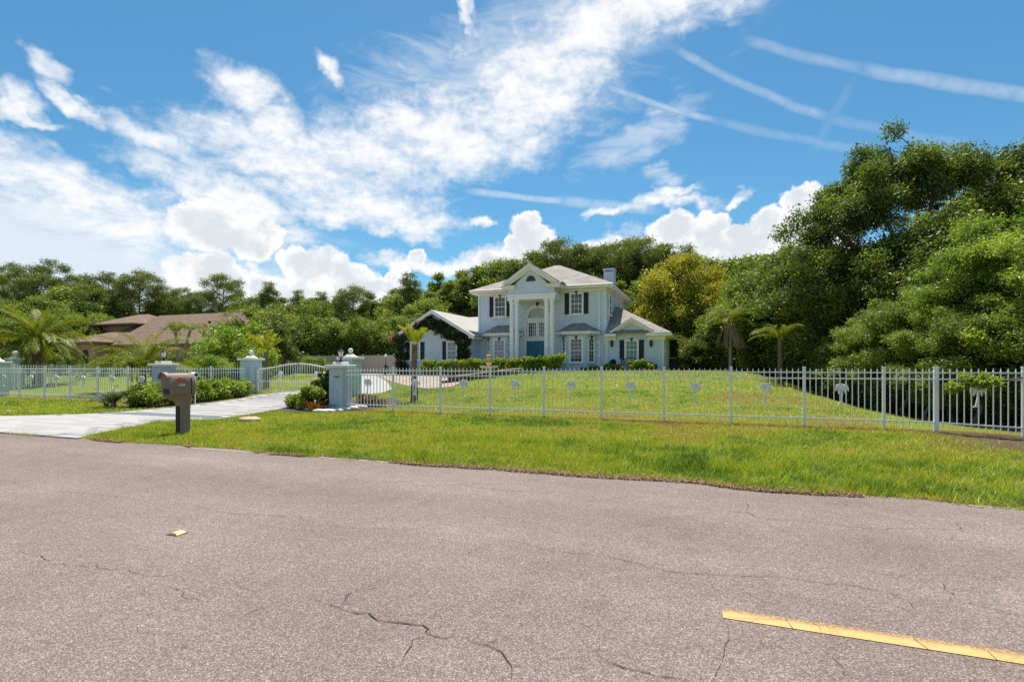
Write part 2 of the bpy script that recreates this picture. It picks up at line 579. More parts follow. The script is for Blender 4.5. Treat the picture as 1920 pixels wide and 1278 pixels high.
def asphalt_mat():
    m, gg, out = new_mat('asphalt')
    P = gg.pos()
    col = gg.voro(P, 125, out='Color')
    vr, vg, vb_ = gg.sep(col)
    dist = gg.voro(P, 125)
    fine = gg.noise(P, 210, 3, 0.6)
    stone = ramp(gg, vr, [(0.0, (0.085, 0.070, 0.065)), (0.3, (0.165, 0.133, 0.122)), (0.62, (0.215, 0.174, 0.160)), (0.9, (0.275, 0.228, 0.207)), (1.0, (0.42, 0.37, 0.335))])
    c = gg.mix(gg.smooth(dist, 0.35, 0.75) * 0.75, stone, (0.05, 0.042, 0.04))
    c = gg.mix(gg.lin(fine, 0.35, 0.7) * 0.35, c, (0.26, 0.215, 0.195))
    big = gg.noise(P, 0.55, 5, 0.6)
    _, y, _ = gg.sep(P)
    lane = gg.noise(gg.scl(P, (0.06, 1.1, 1)), 1.0, 3, 0.5)
    k = gg.lin(big, 0.3, 0.7, 0.86, 1.14) * gg.lin(lane, 0.3, 0.7, 0.92, 1.1)
    mid = gg.noise(P, 4.0, 4, 0.6)
    wheel = gg.m('SINE', (y + (big - 0.5) * 0.5) * (2 * math.pi / 1.83))
    k = k * (1.0 + wheel * 0.035)
    stain = gg.smooth(gg.noise(gg.scl(P, (0.5, 1, 1)), 1.7, 5, 0.65), 0.62, 0.76)
    k = k * (1.0 - stain * 0.16)
    grain = gg.noise(P, 22, 3, 0.6)
    k = k * gg.lin(grain, 0.3, 0.7, 0.92, 1.08)
    k = k * gg.lin(mid, 0.3, 0.7, 0.93, 1.07)
    c = gg.mix(1.0, c, gg.comb(k * 1.12, k * 1.03, k * 0.965), 'MULTIPLY')
    b = gg.n('ShaderNodeBsdfPrincipled')
    gg.put(b.inputs['Base Color'], c)
    b.inputs['Roughness'].default_value = 0.85
    b.inputs['Specular IOR Level'].default_value = 0.25
    bn = gg.n('ShaderNodeBump'); bn.inputs['Strength'].default_value = 0.55; bn.inputs['Distance'].default_value = 0.006
    gg.put(bn.inputs['Height'], fine * 0.5 + vg * 0.6 - dist * 0.6); gg.put(b.inputs['Normal'], bn.outputs[0])
    m.node_tree.links.new(b.outputs[0], out.inputs[0])
    return m


def ground_mat():
    m, gg, out = new_mat('lawn_ground')
    P = gg.pos()
    n1 = gg.noise(P, 0.7, 6, 0.62); n2 = gg.noise(P, 9, 5, 0.65); n3 = gg.noise(P, 45, 4, 0.65)
    grass = gg.mix(gg.lin(n1, 0.35, 0.65), (0.19, 0.27, 0.02), (0.27, 0.32, 0.03))
    grass = gg.mix(gg.smooth(n2, 0.45, 0.75) * 0.5, grass, (0.27, 0.22, 0.07))
    grass = gg.mix(gg.lin(n3, 0.3, 0.7) * 0.6, grass, (0.10, 0.125, 0.016))
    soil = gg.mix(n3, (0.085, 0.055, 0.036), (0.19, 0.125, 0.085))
    x, y, z = gg.sep(P)
    wob = (gg.noise(P, 1.6, 4, 0.6) - 0.5) * 0.9
    at_fence = gg.smooth(gg.m('ABSOLUTE', y - 14.75 + wob), 0.45, 0.12)
    at_road = gg.smooth(y + wob * 0.35, 7.35, 7.08)
    k = gg.m('MAXIMUM', at_fence * gg.smooth(n2, 0.3, 0.6), at_road)
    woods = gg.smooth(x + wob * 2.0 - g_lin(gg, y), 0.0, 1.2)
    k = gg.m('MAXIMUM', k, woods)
    k = gg.m('MAXIMUM', k, gg.smooth(x + wob, 4.3, 6.0) * gg.smooth(y + wob, 11.6, 12.8) * gg.smooth(y, 15.6, 15.0))  # soil patch at the fence end; its brown also stands in for tree shade
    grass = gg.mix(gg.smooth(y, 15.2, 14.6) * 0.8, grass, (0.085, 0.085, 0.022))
    c = gg.mix(k, grass, soil)
    b = gg.n('ShaderNodeBsdfPrincipled')
    gg.put(b.inputs['Base Color'], c)
    b.inputs['Roughness'].default_value = 0.95
    b.inputs['Specular IOR Level'].default_value = 0.1
    bn = gg.n('ShaderNodeBump'); bn.inputs['Strength'].default_value = 1.0; bn.inputs['Distance'].default_value = 0.05
    gg.put(bn.inputs['Height'], n2 * 0.5 + n3); gg.put(b.inputs['Normal'], bn.outputs[0])
    m.node_tree.links.new(b.outputs[0], out.inputs[0])
    return m


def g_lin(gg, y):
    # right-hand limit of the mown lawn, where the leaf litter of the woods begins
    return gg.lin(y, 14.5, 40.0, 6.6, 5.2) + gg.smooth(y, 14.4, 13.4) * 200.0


def shingle_mat(name, a, b_, row=0.14):
    m, gg, out = new_mat(name)
    P = gg.pos()
    x, y, z = gg.sep(P)
    br = gg.n('ShaderNodeTexBrick')
    gg.put(br.inputs['Vector'], gg.comb(x + y, z * 2.0, 0.0))
    br.inputs['Scale'].default_value = 1.0
    br.inputs['Mortar Size'].default_value = 0.012
    br.inputs['Brick Width'].default_value = 0.32
    br.inputs['Row Height'].default_value = row
    br.inputs['Color1'].default_value = c4(a); br.inputs['Color2'].default_value = c4(b_)
    br.inputs['Mortar'].default_value = c4(tuple(v * 0.5 for v in a))
    n1 = gg.noise(P, 1.3, 5, 0.65); n2 = gg.noise(P, 30, 3, 0.6)
    k = gg.lin(n1, 0.3, 0.7, 0.82, 1.15) * gg.lin(n2, 0.3, 0.7, 0.85, 1.15)
    c = gg.mix(1.0, br.outputs[0], gg.comb(k, k, k), 'MULTIPLY')
    b = gg.n('ShaderNodeBsdfPrincipled')
    gg.put(b.inputs['Base Color'], c)
    b.inputs['Roughness'].default_value = 0.9
    b.inputs['Specular IOR Level'].default_value = 0.2
    bn = gg.n('ShaderNodeBump'); bn.inputs['Strength'].default_value = 0.6; bn.inputs['Distance'].default_value = 0.02
    gg.put(bn.inputs['Height'], gg.m('SUBTRACT', n2, br.outputs['Fac'])); gg.put(b.inputs['Normal'], bn.outputs[0])
    m.node_tree.links.new(b.outputs[0], out.inputs[0])
    return m


def brick_mat(name, a, b_, mortar, w, h, vert=True, scale=1.0):
    m, gg, out = new_mat(name)
    P = gg.pos()
    x, y, z = gg.sep(P)
    br = gg.n('ShaderNodeTexBrick')
    gg.put(br.inputs['Vector'], gg.comb(x + y * 0.9, z) if vert else gg.comb(x * 0.8 + y * 0.6, y * 0.8 - x * 0.6))
    br.inputs['Scale'].default_value = scale
    br.inputs['Mortar Size'].default_value = 0.012
    br.inputs['Brick Width'].default_value = w
    br.inputs['Row Height'].default_value = h
    br.inputs['Color1'].default_value = c4(a); br.inputs['Color2'].default_value = c4(b_)
    br.inputs['Mortar'].default_value = c4(mortar)
    n1 = gg.noise(P, 2.0, 5, 0.65)
    k = gg.lin(n1, 0.3, 0.7, 0.75, 1.2)
    c = gg.mix(1.0, br.outputs[0], gg.comb(k, k, k), 'MULTIPLY')
    b = gg.n('ShaderNodeBsdfPrincipled')
    gg.put(b.inputs['Base Color'], c); b.inputs['Roughness'].default_value = 0.9
    m.node_tree.links.new(b.outputs[0], out.inputs[0])
    return m


def paint_mat(name, col, wear_y=None):
    """road paint: worn through to the asphalt in specks"""
    m, gg, out = new_mat(name)
    P = gg.pos()
    n1 = gg.noise(P, 70, 4, 0.7); n2 = gg.noise(P, 5, 4, 0.6)
    w = gg.smooth(n1 + (n2 - 0.5) * 0.6, 0.52, 0.66)
    if wear_y is not None:
        _, y, _ = gg.sep(P)
        w = gg.m('MAXIMUM', w * 0.5, gg.smooth(y + (n2 - 0.5) * 0.06, wear_y - 0.035, wear_y + 0.03) * gg.smooth(n1, 0.34, 0.52))
    c = gg.mix(w, col, (0.17, 0.105, 0.05) if wear_y is not None else (0.26, 0.22, 0.20))
    c = gg.mix(gg.lin(n2, 0.3, 0.7) * 0.25, c, tuple(v * 0.75 for v in col))
    b = gg.n('ShaderNodeBsdfPrincipled')
    gg.put(b.inputs['Base Color'], c); b.inputs['Roughness'].default_value = 0.7
    bn = gg.n('ShaderNodeBump'); bn.inputs['Strength'].default_value = 0.5; bn.inputs['Distance'].default_value = 0.004
    gg.put(bn.inputs['Height'], n1); gg.put(b.inputs['Normal'], bn.outputs[0])
    m.node_tree.links.new(b.outputs[0], out.inputs[0])
    return m


def glass_mat(name, col, rough=0.06):
    m, gg, out = new_mat(name)
    b = gg.n('ShaderNodeBsdfPrincipled')
    P = gg.pos()
    gg.put(b.inputs['Base Color'], gg.mix(gg.noise(P, 3.0, 3, 0.6), tuple(v * 0.6 for v in col), tuple(v * 1.4 for v in col)))
    b.inputs['Roughness'].default_value = rough
    b.inputs['Specular IOR Level'].default_value = 0.7
    m.node_tree.links.new(b.outputs[0], out.inputs[0])
    return m


ASPHALT = asphalt_mat()
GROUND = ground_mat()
PAVER = plain('pale_paver', (0.34, 0.325, 0.31), 0.85, 0.10, 2.6, 0.35, 90, dirt=0.22)
PAVER2 = plain('pale_paver_grey', (0.30, 0.287, 0.274), 0.85, 0.10, 2.6, 0.35, 90, dirt=0.25)
BAND = plain('swale_shade_paver', (0.13, 0.135, 0.145), 0.85, 0.15, 3.0, 0.35, 90)  # dark grey that stands in for shade on the swale's slope
CONC = plain('pale_concrete', (0.32, 0.31, 0.30), 0.85, 0.08, 1.5, 0.3, 70, dirt=0.12)
STUCCO = plain('blue_stucco', (0.60, 0.69, 0.785), 0.85, 0.05, 1.2, 0.35, 120, dirt=0.06)
STUCCO_P = plain('blue_grey_stucco', (0.42, 0.53, 0.58), 0.85, 0.07, 1.8, 0.4, 110, dirt=0.15)
CREAM = plain('cream_trim', (0.84, 0.80, 0.73), 0.6, 0.05, 2.0, 0.15, 60, dirt=0.08)
CAPW = plain('off_white_cast_stone', (0.68, 0.66, 0.60), 0.8, 0.10, 4.0, 0.4, 60, dirt=0.3)
WHITE = plain('white_trim', (0.90, 0.895, 0.875), 0.5, 0.04, 2.0, dirt=0.05)
METALW = plain('white_powder_coat', (0.82, 0.81, 0.77), 0.45, 0.06, 5.0, dirt=0.25, spec=0.5)
ORN = plain('weathered_white_casting', (0.80, 0.79, 0.77), 0.6, 0.15, 14.0, 0.5, 90, dirt=0.45)
SHUT = plain('charcoal_shutter', (0.045, 0.045, 0.052), 0.55, 0.1, 4.0)
BLACK = plain('black_iron', (0.018, 0.018, 0.02), 0.45, 0.2, 6.0)
DOORM = plain('teal_door', (0.012, 0.155, 0.215), 0.45, 0.06, 2.0)
TAUPE = plain('taupe_plastic', (0.275, 0.20, 0.15), 0.55, 0.07, 6.0, 0.2, 140, dirt=0.15)
TAUPED = plain('dark_slot', (0.03, 0.022, 0.02), 0.7)
REDF = plain('faded_red_plastic', (0.55, 0.12, 0.13), 0.5, 0.1, 9.0)
SHINGLE = shingle_mat('grey_shingle', (0.285, 0.255, 0.225), (0.36, 0.325, 0.29))
SHINGLEB = shingle_mat('brown_shingle', (0.185, 0.125, 0.085), (0.25, 0.172, 0.12))
BRICKW = brick_mat('orange_brick', (0.34, 0.15, 0.085), (0.45, 0.22, 0.13), (0.45, 0.38, 0.32), 0.22, 0.075)
BRICKP = brick_mat('pink_brick_pavers', (0.27, 0.18, 0.15), (0.36, 0.27, 0.23), (0.33, 0.28, 0.23), 0.42, 0.22, False)
BLOCK = plain('maroon_wall_block', (0.12, 0.07, 0.065), 0.9, 0.25, 5.0, 0.5, 60)
BLOCKC = plain('pink_cap_block', (0.48, 0.36, 0.32), 0.9, 0.15, 5.0, 0.4, 60)
VINYL = plain('tan_vinyl', (0.50, 0.375, 0.305), 0.6, 0.05, 1.0)
GLASS = glass_mat('dark_window_glass', (0.035, 0.04, 0.05))
GLASSG = glass_mat('green_window_glass', (0.0, 0.16, 0.13))
GLASSB = glass_mat('window_with_blinds', (0.22, 0.25, 0.29), 0.15)
GOLD = plain('tan_cast_stone', (0.55, 0.36, 0.19), 0.7, 0.2, 8.0, 0.4, 60)
ROCK = plain('tan_boulder', (0.46, 0.34, 0.24), 0.9, 0.2, 5.0, 0.8, 30)
YEL = paint_mat('yellow_paint', (0.57, 0.33, 0.11), 3.44)
WHT = paint_mat('white_paint', (0.42, 0.40, 0.375))
CRACK = plain('crack_shadow', (0.022, 0.018, 0.016), 0.95, 0.2, 30)
AMBER = plain('amber_reflector', (0.60, 0.42, 0.18), 0.35, 0.08, 30.0)
BARK = bark_mat('grey_bark', (0.075, 0.058, 0.046), (0.20, 0.165, 0.14))
BARKP = bark_mat('pine_bark', (0.07, 0.045, 0.032), (0.19, 0.13, 0.095))
PALMB = bark_mat('palm_trunk', (0.10, 0.06, 0.04), (0.25, 0.17, 0.12), 12)
PALMG = bark_mat('grey_palm_trunk', (0.20, 0.17, 0.15), (0.34, 0.31, 0.28), 10)
MULCH = plain('dark_mulch', (0.06, 0.032, 0.022), 0.95, 0.4, 18.0, 1.0, 60)
LAMPG = plain('pale_globe', (0.80, 0.78, 0.72), 0.3, 0.04)

# ------------------------------------------------------------------ ground, road, drive
def axis(parts):
    out = []
    for a, b, st in parts: out += list(np.arange(a, b, st))
    return np.array(out + [parts[-1][1]])


gx = axis([(-1400, -400, 250), (-400, -120, 40), (-120, -45, 5), (-45, -14, 0.5), (-14, 10, 0.25), (10, 20, 0.5), (20, 60, 4), (60, 400, 40), (400, 1400, 250)])
gy = axis([(-400, -40, 60), (-40, -4, 6), (-4, 6.6, 2.65), (6.6, 7.6, 0.12), (7.6, 40, 0.5), (40, 80, 4), (80, 400, 40), (400, 1800, 200)])
XX, YY = np.meshgrid(gx, gy, indexing='ij')
ZZ = H(XX, YY)
edge = 7.05 + 0.34 * (vnoise(XX, YY * 0, 1.1, 5, 4) - 0.5)
ZZ = np.where((YY < 9) & (YY > -4), ZZ - 0.05 * (1 - sm(-0.10, 0.06, YY - edge)) + 0.014 * sm(-0.05, 0.1, YY - edge) * (1 - sm(0.5, 1.5, YY - edge)), ZZ)
ZZ = np.where(YY <= -4, -0.03, ZZ)
nx, ny = len(gx), len(gy)
ii, jj = np.meshgrid(np.arange(nx - 1), np.arange(ny - 1), indexing='ij')
a = (ii * ny + jj).ravel()
GF = np.stack([a, a + ny, a + ny + 1, a + 1], 1)
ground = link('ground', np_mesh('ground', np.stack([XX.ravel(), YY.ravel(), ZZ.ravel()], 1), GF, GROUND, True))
tag(ground, kind='structure')

road = MB()
rx = axis([(-1400, -60, 67), (-60, 60, 4), (60, 1400, 67)])
for x0, x1 in zip(rx, rx[1:]):
    road.add([(x0, -0.4, 0), (x1, -0.4, 0), (x1, 7.12, 0), (x0, 7.12, 0)], [(0, 1, 2, 3)])
road = road.build('road', ASPHALT)
tag(road, kind='structure')

# painted lines
def dash(x0, x1, y0, y1, mat, name):
    mb = MB()
    n = max(2, int((x1 - x0) / 0.25))
    for i in range(n):
        a0 = x0 + (x1 - x0) * i / n; a1 = x0 + (x1 - x0) * (i + 1) / n
        mb.add([(a0, y0, .004), (a1, y0, .004), (a1, y1, .004), (a0, y1, .004)], [(0, 1, 2, 3)])
    return mb.build(name, mat, road)
YC = 3.42
YELLOW_X0 = gnd(1355, 1152).x
dash(YELLOW_X0, YELLOW_X0 + 3.05, YC - 0.065, YC + 0.065, YEL, 'centre_line')
for k in (-2, -1, 1, 2):
    dash(YELLOW_X0 + k * 12.2, YELLOW_X0 + k * 12.2 + 3.05, YC - 0.065, YC + 0.065, YEL, 'centre_line')
for pa, pb in ((330, 470), (485, 560), (600, 690), (705, 770), (885, 965), (1815, 1865)):
    dash(at(pa, 700, 6.98).x, at(pb, 700, 6.98).x, 6.96, 6.995, WHT, 'edge_line')
dash(-60, -21, 6.955, 7.005, WHT, 'edge_line')

# cracks: thin open ribbons on the road, traced from the photograph on to the road plane
rc = random.Random(4)
def crack(pix, w=0.006, jag=0.026, z=0.0055, nm='crack'):
    pts = [gnd(*p) for p in pix]
    fine_ = []
    for a_, b_ in zip(pts, pts[1:]):
        L = (b_ - a_).length; n = max(2, int(L / 0.05))
        t = (b_ - a_).normalized(); nn = Vector((-t.y, t.x, 0))
        for i in range(n):
            f = i / n
            fine_.append(a_.lerp(b_, f) + nn * rc.gauss(0, jag * 0.42))
    fine_.append(pts[-1])
    V = []; F = []
    for i, p in enumerate(fine_):
        t = (fine_[min(i + 1, len(fine_) - 1)] - fine_[max(i - 1, 0)]).normalized()
        nn = Vector((-t.y, t.x, 0))
        ww = 0.5 * w * rc.choice((0.25, 0.5, 0.8, 1.0, 1.3)) * 0.5 * (0.35 + 0.65 * math.sin(math.pi * min(max(i / (len(fine_) - 1), 0.03), 0.97)))
        V += [tuple(p + nn * ww + Vector((0, 0, z))), tuple(p - nn * ww + Vector((0, 0, z)))]
    F = [(2 * i, 2 * i + 1, 2 * i + 3, 2 * i + 2) for i in range(len(fine_) - 1)]
    me = bpy.data.meshes.new(nm); me.from_pydata(V, [], F); me.materials.append(CRACK)
    link(nm, me, road, -road.location)
crack([(590, 1124), (630, 1138), (655, 1150), (690, 1149), (712, 1163), (745, 1168), (775, 1172), (800, 1180), (806, 1190), (835, 1196), (875, 1194), (912, 1210), (945, 1222), (962, 1250), (958, 1278)], 0.016)
crack([(806, 1190), (776, 1199), (765, 1222), (750, 1248)], 0.009)
crack([(638, 1138), (650, 1120), (668, 1106), (700, 1104)], 0.008)
crack([(800, 1160), (822, 1148), (832, 1134)], 0.006)
crack([(912, 1210), (935, 1196)], 0.008)
crack([(1030, 1236), (1080, 1233), (1110, 1228), (1130, 1235), (1165, 1252), (1215, 1262), (1245, 1268), (1300, 1278)], 0.013)
crack([(1130, 1235), (1128, 1215), (1124, 1198)], 0.007)
crack([(1365, 1170), (1362, 1218), (1345, 1250), (1338, 1275)], 0.008)
crack([(960, 1015), (1010, 1025), (1040, 1036), (1100, 1038), (1160, 1046), (1220, 1066), (1275, 1074), (1350, 1078), (1440, 1080), (1520, 1090), (1600, 1098), (1650, 1106), (1710, 1128), (1760, 1126), (1788, 1120), (1850, 1140), (1920, 1156)], 0.010)
crack([(1788, 1120), (1778, 1105), (1768, 1095)], 0.009)
crack([(1710, 1128), (1716, 1144)], 0.008)
crack([(1440, 1080), (1442, 1070)], 0.007)
crack([(1220, 945), (1290, 952), (1350, 958), (1400, 960), (1420, 970), (1510, 976), (1600, 988), (1660, 992), (1740, 990), (1800, 994), (1860, 1004), (1920, 1014)], 0.012)
crack([(1400, 960), (1404, 948), (1398, 940)], 0.010)
crack([(1790, 980), (1805, 994)], 0.009)
crack([(20, 1032), (75, 1040), (100, 1058), (165, 1061), (210, 1066), (232, 1064), (250, 1076), (300, 1080), (335, 1076), (346, 1090)], 0.010)
crack([(320, 1098), (340, 1110), (352, 1122), (390, 1128)], 0.008)
crack([(420, 1090), (480, 1108), (520, 1116)], 0.006)
crack([(440, 1160), (470, 1150), (490, 1140), (510, 1138)], 0.006)
crack([(100, 920), (160, 924), (200, 930), (260, 935)], 0.008)
crack([(355, 945), (390, 955), (430, 962), (500, 966), (560, 970), (568, 968), (569, 978)], 0.010)
crack([(600, 985), (680, 990), (740, 992), (830, 990)], 0.008)
crack([(650, 895), (690, 905), (760, 902), (800, 912), (860, 908), (950, 920), (1060, 925), (1160, 940)], 0.010)
crack([(250, 1180), (280, 1188), (320, 1186), (345, 1190)], 0.005)
crack([(1560, 1230), (1580, 1255), (1592, 1272)], 0.006)
for i, x in enumerate(np.cumsum([.33, .21, .46, .24, .62, .19, .48]) + YELLOW_X0):   # cracks across the yellow paint
    x += rc.uniform(-0.04, 0.04)
    q = [Vector((x - 0.012, YC + 0.045, 0)), Vector((x + rc.uniform(-.02, .03), YC + rc.uniform(-.02, .02), 0)), Vector((x + rc.uniform(-.02, .05), YC - 0.07, 0))]
    V = []
    for p in q:
        w_ = rc.uniform(0.0006, 0.0018)
        V += [(p.x - w_, p.y, 0.0075), (p.x + w_, p.y, 0.0075)]
    me = bpy.data.meshes.new('crack'); me.from_pydata(V, [], [(0, 1, 3, 2), (2, 3, 5, 4)]); me.materials.append(CRACK)
    link('crack', me, road, -road.location)

for i in range(44):
    x = rc.uniform(40, 1880); y = rc.uniform(880, 1250)
    sc_ = (y - 686) / 590
    pts_ = [(x, y)]
    for k in range(rc.randint(3, 6)):
        x += rc.uniform(20, 75) * sc_; y += rc.uniform(-14, 22) * sc_ * .6
        pts_.append((x, y))
    crack(pts_, 0.0032)
# raised road marker on the centre line
q = gnd(333, 1000)
mk = MB(Matrix.Translation(q) @ Matrix.Rotation(R(4), 4, 'Z'))
mk.add([(-.05, -.05, .004), (.05, -.05, .004), (.05, .05, .004), (-.05, .05, .004), (-.022, -.043, .02), (.022, -.043, .02), (.022, .043, .02), (-.022, .043, .02)],
       [(4, 5, 6, 7), (0, 1, 5, 4), (1, 2, 6, 5), (2, 3, 7, 6), (3, 0, 4, 7)])
mko = mk.build('road_marker', AMBER)
tag(mko, 'amber raised reflective marker stuck on the asphalt at the centre line', 'road marker')
pd = MB(Matrix.Translation(q)).box(-.062, .062, -.06, .06, .001, .0038).build('adhesive_pad', CRACK, mko)

# driveway outside the gate: pale pavers and a dark band painting in the swale's shaded slope
DL = [(-27.0, 7.0), (-23.0, 8.6), (-20.0, 9.7), (-18.4, 11.2), (-18.2, 13.7), (-18.9, 16.5), (-19.9, 19.4)]
DR = [(-12.1, 7.0), (-13.1, 8.4), (-14.1, 10.2), (-13.2, 11.3), (-13.6, 13.4), (-14.3, 15.4), (-15.0, 19.4)]
DPOLY = DL + DR[::-1]
V, F = strip(DL, DR, 40, 12, 0.022)
drive = link('driveway', np_mesh('driveway', V, F, PAVER2, False))
tag(drive, kind='structure')
pm = [MB().cbox(-.447, .447, -.147, .147, -.02, .009, .004).mesh('paver', mm) for mm in (PAVER, PAVER2)]
rp = random.Random(8)
spots = []
for r_, y in enumerate(np.arange(7.2, 19.4, 0.3)):
    for x in np.arange(-27 + (r_ % 2) * 0.45, -12, 0.9):
        xs = np.array([x - .45, x + .45, x - .45, x + .45]); ys = np.array([y - .15, y - .15, y + .15, y + .15])
        if inside(xs, ys, DPOLY).all() and not (11.15 < y < 11.75): spots.append((x, y))
spots.sort(key=lambda p: p[0] * FW[0] + p[1] * FW[1])
for i, (x, y) in enumerate(spots[:300]):
    link('paver', pm[rp.random() < 0.4], drive, (x, y, hz(x, y) + 0.024 + rp.uniform(0, .003)))
if len(spots) > 300:
    mb = MB()
    for x, y in spots[300:]:
        z = hz(x, y) + 0.024
        mb.box(x - .447, x + .447, y - .147, y + .147, z - .02, z + .014)
    o = link('paver_field', mb.mesh('paver_field', PAVER), drive)
    tag(o, kind='stuff')
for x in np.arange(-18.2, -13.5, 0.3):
    o = link('shade_band_paver', MB().cbox(-.146, .146, -.24, .24, -.02, .014, .006).mesh('shade_band_paver', BAND), drive, (x, 11.45, hz(x, 11.45) + 0.028))

# drive beyond the gate, curving to the garage court
IL = [(-19.9, 19.4), (-19.2, 21.0), (-20.6, 24.0), (-23.5, 28.5), (-28.5, 35.5), (-33, 42)]
IR = [(-15.0, 19.4), (-14.1, 20.8), (-14.6, 22.4), (-17.6, 26.4), (-21.2, 30.6), (-22.8, 34.6)]
V, F = strip(IL, IR, 40, 10, 0.02)
d2 = link('inner_drive', np_mesh('inner_drive', V, F, CONC, False)); tag(d2, kind='structure')
IPOLY = IL + IR[::-1]
V, F = strip([(-33, 42), (-34, 45.6)], [(-22.6, 34.7), (-22.5, 45.6)], 12, 10, 0.023)
d3 = link('garage_court', np_mesh('garage_court', V, F, CONC, False)); tag(d3, kind='structure')
# brick court round the fountain
BL = [(-21.5, 31.0), (-18.0, 27.0), (-14.2, 23.4), (-12.6, 22.4)]
BR = [(-17.0, 33.6), (-14.2, 32.2), (-12.6, 28.0), (-11.7, 23.2)]
V, F = strip(BL, BR, 24, 8, 0.03)
d4 = link('brick_court', np_mesh('brick_court', V, F, BRICKP, False)); tag(d4, kind='structure')
BPOLY = BL + BR[::-1]
# mulch bed inside the fence by the gate, with pale edging
V, F = strip([(-14.6, 15.4), (-13.6, 18.4), (-12.3, 18.9)], [(-10.6, 15.1), (-10.7, 16.6), (-11.2, 18.0)], 14, 6, 0.02)
d5 = link('mulch_bed', np_mesh('mulch_bed', V, F, MULCH, False)); tag(d5, kind='structure')
MPOLY = [(-14.6, 14.2), (-13.6, 18.4), (-12.3, 18.9), (-11.2, 18.0), (-10.7, 16.6), (-10.8, 14.6), (-12.6, 13.4)]
V, F = strip([(-13.9, 13.4), (-14.5, 15.4)], [(-12.0, 13.7), (-10.9, 15.1)], 10, 6, 0.021)
d6 = link('planting_bed', np_mesh('planting_bed', V, F, MULCH, False)); tag(d6, kind='structure')
V, F = strip([(-20.6, 13.0), (-20.9, 15.2), (-20.9, 19.0)], [(-18.6, 12.9), (-18.35, 14.0), (-19.9, 18.6)], 16, 5, 0.021)
d7 = link('shrub_bed', np_mesh('shrub_bed', V, F, MULCH, False)); tag(d7, kind='structure')
SPOLY = [(-20.6, 13.0), (-20.9, 15.2), (-20.9, 19.0), (-19.9, 18.6), (-18.35, 14.0), (-18.6, 12.9)]

# ------------------------------------------------------------------ grass
GRASS = leaf_mat('grass_blades', [(0.0, (0.38, 0.22, 0.095)), (0.2, (0.47, 0.37, 0.085)), (0.42, (0.47, 0.49, 0.032)), (0.68, (0.31, 0.43, 0.024)), (0.9, (0.14, 0.27, 0.018)), (1.0, (0.05, 0.11, 0.012))], 0.40, 0.03)


def grass(name, x0, x1, y0, y1, dens, hgt, wid, seed, lab, keep=None, extra=0.0):
    rg = np.random.RandomState(seed)
    n = int((x1 - x0) * (y1 - y0) * dens)
    x = rg.uniform(x0, x1, n); y = rg.uniform(y0, y1, n)
    ok = ~inside(x, y, DPOLY) & ~inside(x, y, IPOLY) & ~inside(x, y, BPOLY) & ~inside(x, y, SPOLY)
    ok &= ~inside(x, y, MPOLY)
    e = 7.02 + 0.36 * (vnoise(x, y * 0, 1.1, 5, 4) - 0.5) + 0.22 * (vnoise(x, y * 0, 0.25, 6) - 0.5)
    ok &= y > e
    patch = vnoise(x, y, 2.6, 1, 4); fine_ = vnoise(x, y, 0.35, 2, 3)
    bare = np.zeros(n)
    fz = np.abs(y - 14.72 + 0.6 * (vnoise(x, y, 1.2, 9) - 0.5))
    bare = np.maximum(bare, 1.0 * (fz < 0.42) * (0.45 + 0.9 * (vnoise(x, y, 1.5, 11) - 0.3)))
    bare = np.maximum(bare, 0.93 * sm(3.4, 5.4, x - 0.9 * (patch - .5)) * sm(10.9, 12.6, y))  # thins the grass over the brown patch that doubles as tree shade
    bare = np.maximum(bare, 0.7 * sm(0.62, 0.75, vnoise(x, y, 0.9, 14, 3)) * sm(15, 16, y))
    bare = np.maximum(bare, sm(7.30, 7.0, y - e + 7.04) * 0.3)
    ok &= rg.rand(n) > bare
    if keep is not None: ok &= keep(x, y)
    x, y, patch, fine_, bare, e = [q[ok] for q in (x, y, patch, fine_, bare, e)]
    n = len(x)
    z = H(x, y)
    h = hgt * rg.choice([.5, .7, .9, 1.1, 1.3, 1.9], n, p=[.2, .25, .25, .15, .1, .05]) * (0.75 + 0.6 * patch) * (1 - 0.35 * np.clip(bare, 0, 1))
    w = wid * rg.uniform(0.6, 1.3, n)
    an = rg.uniform(0, 2 * np.pi, n); ln = h * rg.uniform(0.3, 1.7, n); la = rg.uniform(0, 2 * np.pi, n)
    V = np.zeros((n, 3, 3), np.float32)
    V[:, 0] = np.stack([x - np.cos(an) * w, y - np.sin(an) * w, z - 0.01], 1)
    V[:, 1] = np.stack([x + np.cos(an) * w, y + np.sin(an) * w, z - 0.01], 1)
    V[:, 2] = np.stack([x + np.cos(la) * ln, y + np.sin(la) * ln, z + h], 1)
    dry = sm(0.40, 0.66, vnoise(x, y, 1.3, 21, 4)) * sm(9.6, 12.2, y + 1.2 * (patch - .5)) * (0.35 + 0.65 * sm(-9, 0, x))
    dry = np.maximum(dry, 0.75 * sm(0.5, 0.7, vnoise(x, y, 0.7, 23, 3)) * sm(15, 15.6, y) * sm(24, 19, y))
    tuft = sm(0.52, 0.75, vnoise(x, y, 0.28, 25, 2)) * (y < 10.5)
    V[:, 2, 2] += h * 0.8 * tuft
    inner = sm(15.2, 16.2, y)
    t = 0.71 + 0.80 * (patch - 0.5) + 0.7 * (fine_ - 0.5) - 0.10 * sm(-6, 4, x) + rg.normal(size=n) * 0.22 - 0.42 * dry - 0.02 * inner + extra
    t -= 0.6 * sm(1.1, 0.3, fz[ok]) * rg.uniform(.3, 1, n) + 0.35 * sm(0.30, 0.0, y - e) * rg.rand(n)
    t = np.clip(t, 0.02, 1)
    me = np_mesh(name, V.reshape(-1, 3), np.arange(3 * n).reshape(-1, 3), GRASS, False, t)
    o = link(name, me)
    tag(o, lab, 'grass', kind='stuff')
    return o


